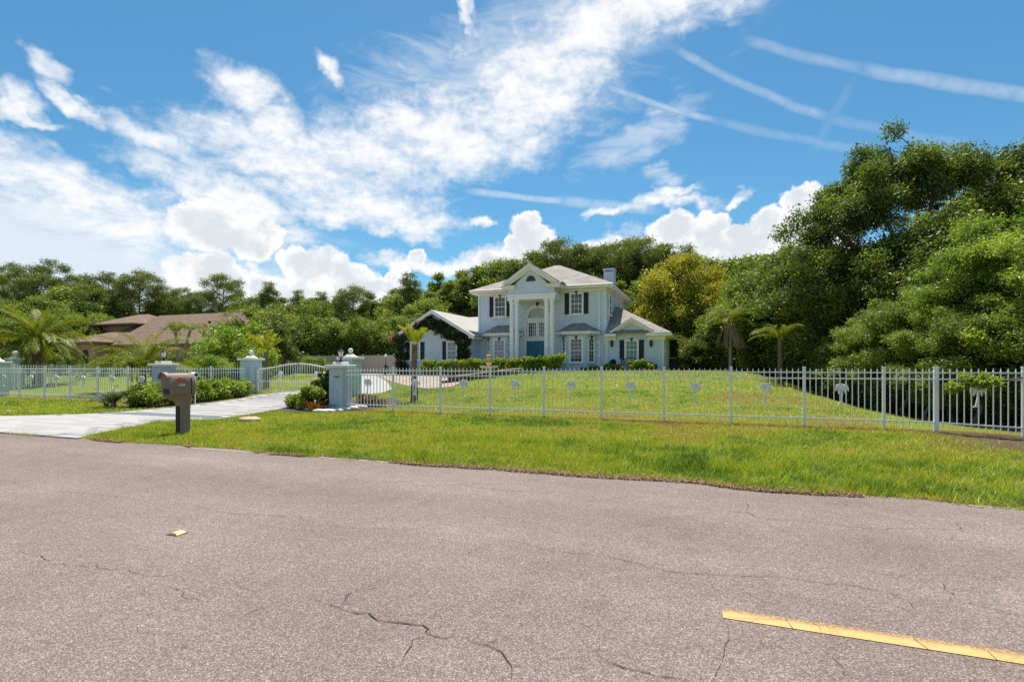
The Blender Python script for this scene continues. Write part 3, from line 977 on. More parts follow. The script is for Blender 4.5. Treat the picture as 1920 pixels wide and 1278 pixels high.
def seen(x, y):
    """keep to the ground the photograph's view reaches, with a margin"""
    d = x * FW[0] + y * FW[1]; u = (x * RT[0] + y * RT[1]) / np.maximum(d, .1)
    return np.abs(u) < 1.22
grass('verge_grass', -15, 11, 6.9, 10.6, 3600, 0.060, 0.0050, 1, 'bright green grass verge between the road and the white fence', seen)
grass('verge_grass', -15, 12, 10.6, 15.2, 2100, 0.055, 0.0060, 2, 'patchy yellow green grass along the foot of the white fence', seen)
grass('far_verge_grass', -42, -17.5, 6.9, 15.6, 900, 0.06, 0.010, 3, 'green grass verge beyond the driveway', seen)
grass('lawn_grass', -30, 9, 15.2, 22.5, 800, 0.06, 0.010, 4, 'mown lawn on the mound behind the white fence', seen)
grass('lawn_grass', -32, 9, 22.5, 36, 170, 0.07, 0.018, 5, 'mown lawn rising towards the blue house', seen)

# weeds and rusty litter along the broken edge of the asphalt
def scatter_quads(n, x0, x1, yc, ys, size, seed, mat, name, lab, zmax):
    rg = np.random.RandomState(seed)
    x = rg.uniform(x0, x1, n)
    cl = vnoise(x, x * 0, 0.8, 41, 3)
    keep = cl > 0.5
    x = x[keep]; n = len(x)
    y = yc + np.abs(rg.normal(size=n)) * ys + 0.36 * (vnoise(x, x * 0, 1.1, 5, 4) - 0.5)
    ok = ~inside(x, y, DPOLY); x, y = x[ok], y[ok]; n = len(x)
    P = np.stack([x, y, 0.012 + rg.rand(n) * zmax], 1)
    t = rg.normal(size=(n, 3)); t[:, 2] *= .3; t /= np.linalg.norm(t, axis=1)[:, None]
    nn = rg.normal(size=(n, 3)); nn[:, 2] += 2.5; b = np.cross(nn, t); b /= np.linalg.norm(b, axis=1)[:, None]
    s_ = (size * rg.uniform(.5, 1.6, n))[:, None]
    V = np.stack([P - t * s_, P + b * s_ * .4, P + t * s_, P - b * s_ * .4], 1).reshape(-1, 3)
    V[:, 2] = np.maximum(V[:, 2], .006)
    o = link(name, np_mesh(name, V, np.arange(4 * n).reshape(-1, 4), mat, False, rg.rand(n)))
    tag(o, lab, 'litter', kind='stuff')
LITTER = leaf_mat('rusty_litter', [(0.0, (0.12, 0.06, 0.035)), (0.5, (0.28, 0.15, 0.085)), (1.0, (0.42, 0.29, 0.16))], .2, .02)
scatter_quads(26000, -12, 9, 6.96, .13, .015, 61, LITTER, 'edge_litter', 'rusty dead grass and grit along the edge of the asphalt', .02)

# ------------------------------------------------------------------ the blue house
GZ = 1.12      # ground floor level
house = thing('house', 'two storey pale blue house with white columned portico and grey hip roof', 'house', (-11.4, 37.0, 0.8))


def hip(mb, x0, x1, y0, y1, z0, z1, rx0, rx1, ry, th=0.05):
    """hip roof: eave rectangle, ridge from (rx0,ry) to (rx1,ry)"""
    vs = [(x0, y0, z0), (x1, y0, z0), (x1, y1, z0), (x0, y1, z0), (rx0, ry, z1), (rx1, ry, z1)]
    mb.add(vs, [(0, 1, 5, 4), (1, 2, 5), (2, 3, 4, 5), (3, 0, 4)])
    mb.add([(x, y, z - th) for x, y, z in vs[:4]], [(3, 2, 1, 0)])
    return mb


def gableY(mb, xc, hw, zr, ze, y0, y1, th=0.10):
    """gable roof with the ridge along Y"""
    for s_ in (-1, 1):
        a = (xc, zr); b = (xc + s_ * hw, ze)
        mb.prism([a, b, (b[0], b[1] - th), (a[0], a[1] - th)], y0, y1, 'y')
    return mb


def rake(mb, xc, hw, zr, ze, y0, y1, h=0.24):
    """sloping boards along a gable front"""
    for s_ in (-1, 1):
        a = (xc, zr); b = (xc + s_ * hw, ze)
        mb.prism([a, b, (b[0], b[1] - h), (a[0], a[1] - h * 1.15)], y0, y1, 'y')
    return mb


def window(parent, x, y, z0, z1, w, cols, rows, ang=0.0, glass=None, key=True, sill=True, mid=True, trim=0.09, shutters=0.0):
    """a sash window standing proud of a wall; local +X along the wall, -Y outwards"""
    M = Matrix.Translation((x, y, 0)) @ Matrix.Rotation(ang, 4, 'Z')
    hw = w / 2
    fr = MB(M)
    fr.box(-hw - trim, -hw, -.07, .02, z0 - .02, z1 + trim); fr.box(hw, hw + trim, -.07, .02, z0 - .02, z1 + trim)
    fr.box(-hw, hw, -.068, .02, z1, z1 + trim); fr.box(-hw, hw, -.066, .02, z0 - .02, z0 + .05)
    fr.box(-hw, -hw + .04, -.045, .02, z0 + .05, z1); fr.box(hw - .04, hw, -.045, .02, z0 + .05, z1); fr.box(-hw + .04, hw - .04, -.043, .02, z1 - .04, z1)
    win = fr.build('window', WHITE, parent)
    MB(M).box(-hw + .005, hw - .005, -.012, .015, z0 + .005, z1 - .005).build('pane', glass or GLASS, win)
    gr = MB(M)
    for c in range(1, cols):
        xx = -hw + w * c / cols
        gr.box(xx - .011, xx + .011, -.030, -.012, z0 + .05, z1 - .04)
    for r_ in range(1, rows):
        zz = z0 + (z1 - z0) * r_ / rows
        k = .026 if (mid and r_ == rows // 2) else .011
        gr.box(-hw + .04, hw - .04, -.034 if k > .02 else -.027, -.0121, zz - k, zz + k)
    gr.build('glazing_bars', WHITE, win)
    if sill: MB(M).box(-hw - trim - .06, hw + trim + .06, -.12, .02, z0 - .10, z0 - .021).build('sill', WHITE, win)
    if key: MB(M).prism([(-.05, z1 - .03), (.05, z1 - .03), (.09, z1 + trim + .09), (-.09, z1 + trim + .09)], -.11, -.069, 'y').build('keystone', BLACK, win)
    if shutters > 0:
        for s_ in (-1, 1):
            xa = s_ * (hw + trim + .01); xb = xa + s_ * shutters
            sh = MB(M)
            lo, hi = min(xa, xb), max(xa, xb)
            sh.box(lo, lo + .045, -.05, .01, z0, z1 + trim * .6); sh.box(hi - .045, hi, -.05, .01, z0, z1 + trim * .6)
            zz = z0 + .05
            for zb in (z0, (z0 + z1) / 2, z1 + trim * .6 - .06): sh.box(lo + .045, hi - .045, -.048, .01, zb, zb + .06)
            n = int((z1 - z0) / .06)
            for i in range(n):
                zz = z0 + .06 + i * .06
                sh.add([(lo + .045, -.04, zz), (hi - .045, -.04, zz), (hi - .045, -.01, zz + .05), (lo + .045, -.01, zz + .05)], [(0, 1, 2, 3)])
            sh.box(lo + .045, hi - .045, -.006, .01, z0 + .06, z1)
            sh.build('shutter', SHUT, parent)
    return win


X0, X1, YF, YB = -16.4, -6.46, 37.0, 47.2
ZE = 7.28
MB().box(X0, X1, YF, YB, 0.4, ZE - .12).build('main_wall', STUCCO, house)
mr = MB(); hip(mr, X0 - .5, X1 + .5, YF - .5, YB + .5, ZE, 9.85, -11.75, -11.25, 42.1, .02)
roof = mr.build('main_roof', SHINGLE, house)
fa = MB()
fa.box(X0 - .5, X1 + .5, YF - .5, YF - .44, ZE - .24, ZE - .021); fa.box(X0 - .5, X1 + .5, YB + .44, YB + .5, ZE - .24, ZE - .021)
fa.box(X0 - .5, X0 - .44, YF - .44, YB + .44, ZE - .24, ZE - .021); fa.box(X1 + .44, X1 + .5, YF - .44, YB + .44, ZE - .24, ZE - .021)
fa.box(X0 - .44, X1 + .44, YF - .44, YB + .44, ZE - .22, ZE - .16)
fa.box(X0 - .04, X1 + .04, YF - .08, YF - .005, ZE - .40, ZE - .225)
fa.box(X1 + .005, X1 + .06, YF - .08, YB, ZE - .40, ZE - .225)
fa.build('eaves', CREAM, roof)
for ga, gb in ((X0 - .52, -13.8), (-9.2, X1 + .52)):
    MB().tube([(ga, YF - .53, ZE - .06), (gb, YF - .53, ZE - .06)], .055, 6).build('gutter', CREAM, roof)
# upstairs windows
wr = at(1081, 568, YF).x; wl = at(938, 572, YF).x
for xx in (wr, wl):
    window(house, xx, YF, 5.25, 6.72, .86, 3, 4, shutters=.34)
# side windows
window(house, X1, at(1134.5, 560, 1).x and 38.3, 5.2, 6.7, .9, 1, 2, R(90), trim=.05, key=False)
window(house, X1, 42.4, 6.2, 6.75, .8, 1, 1, R(90), trim=.05, key=False)
# downspouts
for xx in (X1 - .12, X1 - .55, X0 + .1):
    ds = MB(); ds.box(xx - .04, xx + .04, YF - .075, YF - .006, .9, ZE - .42); ds.build('downspout', WHITE, house)
# chimney
cp = at(1143, 560, 43.0)
ch = MB().box(cp.x - .42, cp.x + .42, 42.6, 43.5, 7.0, 9.2).box(cp.x - .47, cp.x + .47, 42.55, 43.55, 9.28, 9.44)
for a_ in (-1, 1):
    for b_ in (0, 1): ch.box(cp.x + a_ * .36 - .06, cp.x + a_ * .36 + .06, 42.62 + b_ * .74, 42.74 + b_ * .74, 9.2, 9.28)
cho = ch.build('chimney', plain('pale_blue_chimney', (0.50, 0.58, 0.66), .8, .05), roof)
MB().box(cp.x - .3, cp.x + .3, 42.72, 43.38, 9.2, 9.27).build('flue', BLACK, roof)

# portico
PX0, PX1, PY = -13.35, -9.78, 35.25
PC = (PX0 + PX1) / 2
po = MB()
po.box(PX0 + .06, PX1 - .06, PY + .06, YF - .001, 6.62, 7.02)
po.prism([(PX0 + .55, 7.02), (PX1 - .55, 7.02), (PX1 - .55, 7.36), (PC, 8.4), (PX0 + .55, 7.36)], PY + .07, 39.0, 'y')
po.box(PX0 + .04, PX1 - .04, PY + .36, YF - .001, 6.98, 7.30)
po.build('pediment_wall', STUCCO, house)
en = MB()
en.box(PX0, PX1, PY, YF - .002, 6.24, 6.50); en.box(PX0 - .05, PX1 + .05, PY - .05, YF - .002, 6.50, 6.62)
en.build('entablature', WHITE, house)
for s_, xa, xb in ((-1, PX0 - .35, PX0 + .62), (1, PX1 - .62, PX1 + .35)):
    MB().box(xa, xb, PY - .12, YF - .5, 7.0, 7.12).box(xa - .05, xb + .03, PY - .2, YF - .46, 7.12, 7.26).build('cornice_return', CREAM, house)
for xa, xb in ((PX0 - .42, PX0 + .64), (PX1 - .64, PX1 + .42)):
    ct = MB()
    ct.add([(xa, PY - .22, 7.262), (xb, PY - .22, 7.262), (xb, PY + .35, 7.44), (xa, PY + .35, 7.44), (xa, YF - .4, 7.44), (xb, YF - .4, 7.44), (xa, YF - .4, 7.262), (xb, YF - .4, 7.262), (xa, PY + .35, 7.262), (xb, PY + .35, 7.262)],
           [(0, 1, 2, 3), (3, 2, 5, 4), (0, 3, 8), (1, 9, 2), (8, 3, 4, 6), (9, 7, 5, 2)])
    ct.build('cornice_shingles', SHINGLE, house)
rk = MB(); rake(rk, PC, 2.0, 8.76, 7.43, PY - .30, PY + .10, .22); rake(rk, PC, 1.86, 8.55, 7.30, PY - .14, PY + .09, .20)
rk.build('raking_cornice', CREAM, house)
pr = MB(); gableY(pr, PC, 2.04, 8.80, 7.45, PY - .26, 40.3, .03); pr.build('portico_roof', SHINGLE, house)
# half round vent
vt = MB(); vt.prism([(PC - .34 * math.cos(t), 7.52 + .40 * math.sin(t)) for t in np.linspace(0, math.pi, 13)], PY + .03, PY + .068, 'y')
vt.build('gable_vent', SHUT, house)
# columns in pairs, with caps and bases
for pxc in (959.7, 969.2, 1024.8, 1035.3):
    cxp = at(pxc, 600, PY + .24).x
    cyp = PY + .24
    c_ = MB().lathe([(.175, 1.32), (.168, 3.2), (.150, 6.0)], (cxp, cyp, 0), 20)
    col = c_.build('column', WHITE, house)
    MB().lathe([(.15, 5.98), (.20, 6.03), (.20, 6.08), (.175, 6.10), (.23, 6.17)], (cxp, cyp, 0), 20).box(cxp - .23, cxp + .23, cyp - .23, cyp + .23, 6.17, 6.238).build('capital', WHITE, col)
    MB().lathe([(.24, 1.14), (.25, 1.2), (.21, 1.27), (.176, 1.33)], (cxp, cyp, 0), 20).box(cxp - .26, cxp + .26, cyp - .26, cyp + .26, 1.0, 1.139).build('plinth', WHITE, col)
MB().box(PX0 - .2, PX1 + .2, PY - .3, YF - .01, .5, 1.0).build('porch_slab', CONC, house)
# arched entrance
AX = at(1008, 600, YF).x + .02
AW = .86
ZA = 5.05
ar = MB()
out_ = [(AX - (AW + .13) * math.cos(t), ZA + (AW + .13) * math.sin(t)) for t in np.linspace(0, math.pi, 25)]
in_ = [(AX - AW * math.cos(t), ZA + AW * math.sin(t)) for t in np.linspace(0, math.pi, 25)]
for i in range(24):
    ar.prism([out_[i], out_[i + 1], in_[i + 1], in_[i]], YF - .12, YF - .002, 'y')
ar.box(AX - AW - .13, AX - AW, YF - .12, YF - .002, 1.0, ZA); ar.box(AX + AW, AX + AW + .13, YF - .12, YF - .002, 1.0, ZA)
ar.build('entrance_surround', CREAM, house)
MB().prism([(AX - .05, ZA + AW), (AX + .05, ZA + AW), (AX + .11, ZA + AW + .26), (AX - .11, ZA + AW + .26)], YF - .18, YF - .121, 'y').build('keystone', BLACK, house)
fan = MB().prism([(AX - .78 * math.cos(t), ZA + .02 + .78 * math.sin(t)) for t in np.linspace(0, math.pi, 25)], YF - .035, YF - .003, 'y').build('fanlight', glass_mat('pale_fanlight_glass', (0.30, 0.36, 0.37), .2), house)
fb = MB()
for t in np.linspace(0, math.pi, 9):
    a_ = Vector((AX, YF - .05, ZA + .02)); b2 = a_ + Vector((-.8 * math.cos(t), 0, .8 * math.sin(t)))
    fb.tube([a_, b2], .014, 4)
for rr in (.30, .56):
    fb.tube([(AX - rr * math.cos(t), YF - .05, ZA + .02 + rr * math.sin(t)) for t in np.linspace(0, math.pi, 15)], .014, 4)
ring = [(AX - .86 * math.cos(t), ZA + .86 * math.sin(t)) for t in np.linspace(0, math.pi, 25)]
r2 = [(AX - .77 * math.cos(t), ZA + .77 * math.sin(t)) for t in np.linspace(0, math.pi, 25)]
for i in range(24): fb.prism([ring[i], ring[i + 1], r2[i + 1], r2[i]], YF - .08, YF - .004, 'y')
fb.build('fan_bars', WHITE, fan)
for tz0, tz1 in ((4.78, ZA), (3.36, 3.62)): MB().box(AX - AW, AX + AW, YF - .07, YF - .004, tz0, tz1).build('transom_panel', CREAM, house)
window(house, AX - .41, YF, 3.66, 4.74, .66, 4, 4, key=False, sill=False, mid=False, trim=.07)
window(house, AX + .41, YF, 3.66, 4.74, .66, 4, 4, key=False, sill=False, mid=False, trim=.07)
for s_ in (-1, 1):
    lo, hi = sorted((AX + s_ * .012, AX + s_ * AW))
    dl = MB().box(lo, hi, YF - .05, YF - .004, 1.05, 3.355)
    for z0, z1 in ((1.2, 2.0), (2.12, 3.2)):
        dl.box(lo + .14, hi - .14, YF - .075, YF - .051, z0, z1)
    dlo = dl.build('door', DOORM, house)
    MB().tube([(AX + s_ * .09, YF - .12, 2.0), (AX + s_ * .09, YF - .12, 2.4)], .018, 6).build('handle', BLACK, dlo)
# bay windows
for bc in (-8.50, -14.35):
    hw, pj = .66, .72
    yb = YF - pj
    bay = MB().prism([(bc - 1.3, YF - .002), (bc - hw, yb), (bc + hw, yb), (bc + 1.3, YF - .002)], .55, 3.72, 'z').build('bay_wall', STUCCO, house)
    z0, z1 = 1.78, 3.42
    window(house, bc, yb, z0, z1, .82, 3, 6, trim=.11, glass=GLASSB if bc < -10 else GLASS)
    sl = math.atan2(pj - .002, 1.3 - hw)
    for s_ in (-1, 1):
        window(house, bc + s_ * (1.3 + hw) / 2, YF - pj / 2, z0, z1, .44, 2, 6, s_ * sl, trim=.09, glass=GLASSB if bc < -10 else GLASS)
    e0 = [(bc - 1.68, YF - .003), (bc - 1.62, YF - .35), (bc - 1.05, yb - .28), (bc + 1.05, yb - .28), (bc + 1.62, YF - .35), (bc + 1.68, YF - .003)]
    rf = MB()
    vs = [(x, y, 3.96) for x, y in e0] + [(bc - .42, YF - .004, 4.60), (bc + .42, YF - .004, 4.60)]
    rf.add(vs, [(0, 1, 6), (1, 2, 6), (2, 3, 7, 6), (3, 4, 7), (4, 5, 7)])
    ro = rf.build('bay_roof', SHINGLE, house)
    ev = MB(); ev.prism(e0, 3.74, 3.955, 'z'); ev.build('eaves', CREAM, ro)

# right wing
RX0, RX1, RY0, RY1 = X1 + .003, at(1245.5, 660, 36.5).x, 36.5, 44.6
MB().box(RX0, RX1, RY0, RY1, .4, 3.55).build('right_wing_wall', STUCCO, house)
rw = MB(); rz = 3.74
vs = [(RX0, RY0 - .5, rz), (RX1 + .5, RY0 - .5, rz), (RX1 + .5, RY1 + .5, rz), (RX0, RY1 + .5, rz), (RX0, 40.55, 6.05), (RX0 + .25, 40.55, 6.05)]
rw.add(vs, [(0, 1, 5, 4), (1, 2, 5), (2, 3, 4, 5)])
rwo = rw.build('right_wing_roof', SHINGLE, house)
dcx = at(1184, 640, 36.4).x
ev = MB()
ev.box(RX0, dcx - 1.0, RY0 - .5, RY0 - .005, rz - .22, rz - .02); ev.box(dcx + 1.0, RX1 + .5, RY0 - .5, RY0 - .005, rz - .22, rz - .02)
ev.box(RX1 + .005, RX1 + .5, RY0 - .005, RY1 + .5, rz - .22, rz - .02)
ev.box(RX0, dcx - 1.05, RY0 - .10, RY0 - .004, rz - .46, rz - .225); ev.box(dcx + 1.05, RX1 + .06, RY0 - .10, RY0 - .004, rz - .46, rz - .225)
ev.build('eaves', CREAM, rwo)
MB().prism([(dcx - 1.0, 3.4), (dcx + 1.0, 3.4), (dcx + 1.0, 3.86), (dcx, 4.5), (dcx - 1.0, 3.86)], RY0 - .02, 38.6, 'y').build('gable_wall', STUCCO, house)
rk = MB(); rake(rk, dcx, 1.48, 4.78, 3.86, RY0 - .36, RY0 - .03, .17); rake(rk, dcx, 1.36, 4.60, 3.76, RY0 - .18, RY0 - .022, .15); rk.build('raking_cornice', CREAM, house)
pr = MB(); gableY(pr, dcx, 1.52, 4.81, 3.88, RY0 - .33, 39.2, .025); pr.build('gable_roof', SHINGLE, house)
window(house, dcx, RY0, 1.98, 3.24, .78, 3, 4, glass=GLASSG, shutters=.33)
for pxl in (1147, 1221):
    lp = at(pxl, 645, RY0 - .12)
    ln = MB().lathe([(.02, -.20), (.07, -.15), (.11, .10), (.12, .12), (.10, .16), (.03, .27), (.012, .32)], lp, 8)
    ln.box(lp.x - .05, lp.x + .05, lp.y + .04, RY0 - .003, lp.z - .12, lp.z + .12)
    lo_ = ln.build('wall_lantern', BLACK, house)
    MB().lathe([(.075, -.10), (.112, .07)], lp, 4).build('lantern_glass', LAMPG, lo_)
for xx in (RX0 + .1, RX1 - .08):
    MB().box(xx - .04, xx + .04, RY0 - .075, RY0 - .005, .9, rz - .47).build('downspout', WHITE, house)
for xx in (37.6, 40.4, 42.2):   # upright ribs of the shaded end wall
    MB().box(RX1 + .003, RX1 + .05, xx, xx + .12, .8, rz - .24).build('wall_rib', STUCCO, house)

# left wing (gable end with the vine) and the roofs that join it to the main block
LX0, LX1, LY0, LY1 = -22.3, -16.25, 35.3, 46.0
LC = (LX0 + LX1) / 2
MB().box(LX0, LX1, LY0, LY1, .4, 3.6).prism([(LX0, 3.6), (LX1, 3.6), (LC, 5.35)], LY0 + .001, LY1 - .001, 'y').build('left_wing_wall', STUCCO, house)
lr = MB(); gableY(lr, LC, 3.5, 5.74, 3.74, LY0 - .42, LY1 + .4, .08)
lro = lr.build('left_wing_roof', plain('pale_shingle', (0.36, 0.34, 0.315), .9, .12, 2.2, .4, 60), house)
rk = MB(); rake(rk, LC, 3.52, 5.75, 3.73, LY0 - .50, LY0 - .425, .26); rake(rk, LC, 3.35, 5.55, 3.66, LY0 - .30, LY0 - .02, .10); rk.build('rake_board', CREAM, lro)
cr = MB()
ridge, ev_ = 5.72, 3.76
for s_ in (-1, 1):
    cr.prism([(41.2, ridge), (41.2 + s_ * 4.5, ev_), (41.2 + s_ * 4.5, ev_ - .08), (41.2, ridge - .08)], LC, X0 - .003, 'x')
cr.build('link_roof', MATS['pale_shingle'], house)
MB().box(LX1 - .3, X0 - .004, 36.7, 45.5, 3.5, 3.66).build('link_soffit', CREAM, house)
lf = MB(); lf.box(LX1 + .003, LX1 + .42, LY0 - .4, YF - .01, 3.52, 3.70); lf.build('side_eaves', CREAM, house)
for pxw in (847.5, 779.0):
    window(house, at(pxw, 650, LY0).x, LY0, 1.98, 3.30, .72, 2, 4, glass=GLASSB, key=False, shutters=.33)

# ------------------------------------------------------------------ the neighbour's brick house
nb = thing('house', 'low orange brick house with brown shingle roof behind palm trees', 'house', (-54, 45, 0.7))
MB().box(-69.4, -46.1, 42, 54, .3, 3.9).build('wall', BRICKW, nb)
n1 = MB(); hip(n1, -70, -45.5, 41.2, 54.8, 4.0, 8.05, -66.5, -52.6, 48.0, .02)
n1o = n1.build('roof', SHINGLEB, nb)
MB().box(-70, -45.5, 41.2, 54.8, 3.76, 3.975).build('fascia', plain('brown_fascia', (.16, .12, .10), .7), n1o)
MB().lathe([(.12, 0), (.12, .35), (.18, .36), (.18, .48)], (-54.6, 45.4, 6.3), 10).build('roof_vent', BLACK, n1o)
MB().box(-73.5, -67.5, 45.5, 52, 3.5, 6.75).build('upper_wall', BRICKW, nb)
n2 = MB(); hip(n2, -74.6, -66.2, 44.4, 53.1, 6.85, 8.4, -71.4, -69.4, 48.6, .02); n2o = n2.build('upper_roof', SHINGLEB, nb)
MB().box(-74.6, -66.2, 44.4, 53.1, 6.65, 6.825).build('fascia', MATS['brown_fascia'], n2o)
MB().box(-72.0, -65.9, 39.9, 46, .3, 4.2).build('porch_wall', BRICKW, nb)
n3 = MB(); hip(n3, -72.8, -65.2, 39.1, 47.8, 4.3, 5.7, -69.8, -68.2, 44.0, .02); n3o = n3.build('porch_roof', SHINGLEB, nb)
MB().box(-72.8, -65.2, 39.1, 47.8, 4.08, 4.275).build('fascia', MATS['brown_fascia'], n3o)
for ax_ in (-69.3, -67.5):
    q = MB().prism([(ax_ - .5, .6)] + [(ax_ - .5 * math.cos(t), 2.9 + .5 * math.sin(t)) for t in np.linspace(0, math.pi, 11)] + [(ax_ + .5, .6)], 39.80, 39.89, 'y')
    q.build('arch', TAUPED, nb)
for wx in (-63, -58, -53, -48.5): window(nb, wx, 42.0, 1.5, 3.0, 1.1, 2, 4, key=False, trim=.06)
for o in nb.children:
    if o.type == 'MESH' and o.name.startswith('window'): pass

# tan vinyl fence at the back
vf = thing('vinyl_fence', 'tan vinyl privacy fence below the dense hedge trees', 'fence', (-35, 46.2, 1.0))
pmesh = MB().box(-.88, .88, -.02, .02, .05, 1.78).box(-.88, .88, -.045, .045, 1.78, 1.9).mesh('panel', VINYL)
postm = MB().cbox(-.065, .065, -.065, .065, -.2, 1.95, .01).lathe([(.09, 1.95), (.07, 1.99), (.01, 2.05)], (0, 0, 0), 4, False).mesh('post', VINYL)
for i in range(15):
    xx = -47 + i * 1.9
    link('post', postm, vf, Vector((xx, 46.2, .72)) - vf.location)
    if i < 14: link('panel', pmesh, vf, Vector((xx + .95, 46.2, .72)) - vf.location)

# ------------------------------------------------------------------ fences, gate, pillars
def palm_ornament_mesh():
    mb = MB()
    def leafp(pts, y0, y1):
        mb.prism(pts, y0, y1, 'y')
    tr = [(0.02, 0.0), (-.01, .12), (-.03, .24), (-.02, .33)]
    L = [(-.062, -.02), (-.04, .09), (-.022, .2), (-.022, .36)]
    Rr = [(.0, -.02), (-.004, .09), (.008, .2), (.006, .36)]
    leafp(L + Rr[::-1], -.012, .012)
    leafp([(-.10, -.035), (.03, -.035), (.01, -.01), (-.075, -.01)], -.014, .014)
    c = Vector((-.01, .35))
    for k, (ex_, ez_, ar_) in enumerate([(-.135, -.06, .13), (-.075, -.13, .09), (-.105, .07, .10), (.01, .13, .0), (.105, .07, .10), (.135, -.06, .13), (.075, -.13, .09)]):
        path = [c + Vector((ex_ * (t ** .8), ez_ * t * t + ar_ * 4 * t * (1 - t) * .62)) for t in [i / 8 for i in range(9)]]
        up_, dn_ = [], []
        for i, p in enumerate(path):
            tg = (path[min(i + 1, 8)] - path[max(i - 1, 0)]).normalized()
            n_ = Vector((-tg.y, tg.x)); t = i / 8
            w = .036 * math.sin(math.pi * min(t * .86 + .10, 1)) + .003
            up_.append(tuple(p + n_ * w)); dn_.append(tuple(p - n_ * w))
        yo = .004 * (k % 3)
        leafp(up_ + dn_[::-1], -.010 - yo, .010 + yo)
    return mb.mesh('palm_ornament', ORN)


ORNM = palm_ornament_mesh()
PICK = MB().add([(-.009, -.009, 0), (.009, -.009, 0), (.009, .009, 0), (-.009, .009, 0), (-.009, -.009, .93), (.009, -.009, .93), (.009, .009, .93), (-.009, .009, .93),
                 (-.013, -.013, .945), (.013, -.013, .945), (.013, .013, .945), (-.013, .013, .945), (0, 0, 1.0)],
                [(3, 2, 1, 0), (0, 1, 5, 4), (1, 2, 6, 5), (2, 3, 7, 6), (3, 0, 4, 7), (4, 5, 9, 8), (5, 6, 10, 9), (6, 7, 11, 10), (7, 4, 8, 11),
                 (8, 9, 12), (9, 10, 12), (10, 11, 12), (11, 8, 12)]).mesh('picket', METALW)
RAIL = MB().box(-.5, .5, -.013, .013, -.016, .016).mesh('rail', METALW)
POST = MB().cbox(-.5, .5, -.5, .5, 0, .975, .03).box(-.56, .56, -.56, .56, .975, 1.0).mesh('post', METALW)


def fence(label, posts, ztop, base, spacing, big=(), orn=True, ends=(True, True), pw=.062, skip_last_orn=False):
    f = thing('picket_fence', label, 'fence', (posts[0][0], posts[0][1], hz(*posts[0])))
    o0 = Vector(f.location)
    for i, p in enumerate(posts):
        if (i == 0 and not ends[0]) or (i == len(posts) - 1 and not ends[1]): continue
        b0 = hz(*p) - .05
        w = .088 if i in big else pw
        link('post', POST, f, Vector((p[0], p[1], b0)) - o0, (0, 0, 0), (w, w, ztop + .03 - b0))
    for i, (a, b) in enumerate(zip(posts, posts[1:])):
        d = Vector((b[0] - a[0], b[1] - a[1])); L = d.length; an = math.atan2(d.y, d.x)
        za, zb = hz(*a), hz(*b)
        m = Vector(((a[0] + b[0]) / 2, (a[1] + b[1]) / 2))
        for z0, z1 in ((ztop - .115, ztop - .115), (ztop - .265, ztop - .265), (za + base + .13, zb + base + .13)):
            link('rail', RAIL, f, Vector((m.x, m.y, (z0 + z1) / 2)) - o0, (0, -math.atan2(z1 - z0, L), an), (L, 1, 1))
        n = max(2, round(L / spacing))
        for k in range(1, n):
            t = k / n
            x = a[0] + d.x * t; y = a[1] + d.y * t; zb0 = za + (zb - za) * t + base
            link('picket', PICK, f, Vector((x, y, zb0)) - o0, (0, 0, an), (1, 1, ztop - zb0))
        if orn and L > 1.1:
            t = 0.49
            x = a[0] + d.x * t + math.sin(an) * .02; y = a[1] + d.y * t - math.cos(an) * .02
            link('palm_ornament', ORNM, f, Vector((x, y, ztop - .86)) - o0, (0, 0, an), 1.0)
    return f


FY = 14.8
rpx = [737, 826, 919, 1020, 1128, 1245, 1371, 1508, 1657, 1755, 1919]
rposts = [(-11.5, FY)] + [(at(p, 700, FY).x, FY) for p in rpx] + [(8.55, FY), (10.3, FY), (12.0, FY)]
fence('long white metal picket fence with cast palm ornaments in front of the mound lawn', rposts, 1.46, .07, .128, big=(10,), ends=(False, True))
lpx = [36.6, 83.8, 131.7, 183.8]
lposts = [(-31.9, FY)] + [(at(p, 700, FY).x, FY) for p in lpx] + [(-22.6, FY + .15), (-21.2, 15.2)]
fence('white metal picket fence beyond the driveway, ending at the pillar beside the shrubs', lposts, 1.47, .07, .128, ends=(False, False))
fence('short white picket fence running back from the lamp pillar behind the green shrubs', [(-20.9, 15.55), (-20.95, 17.5), (-21.0, 19.5)], 1.47, .07, .135, orn=False, ends=(False, False))
fence('short white picket fence running back from the numbered pillar to the gate', [(-11.75, 15.3), (-13.3, 17.4), (-14.85, 19.5)], 1.44, .10, .135, ends=(False, False))
fence('white picket fence along the neighbour boundary seen through the front fence', [(-37.6, 16.6), (-38.2, 18.8), (-38.8, 21.0), (-39.4, 23.2), (-40.0, 25.4), (-40.6, 27.6)], 1.62, .07, .16)


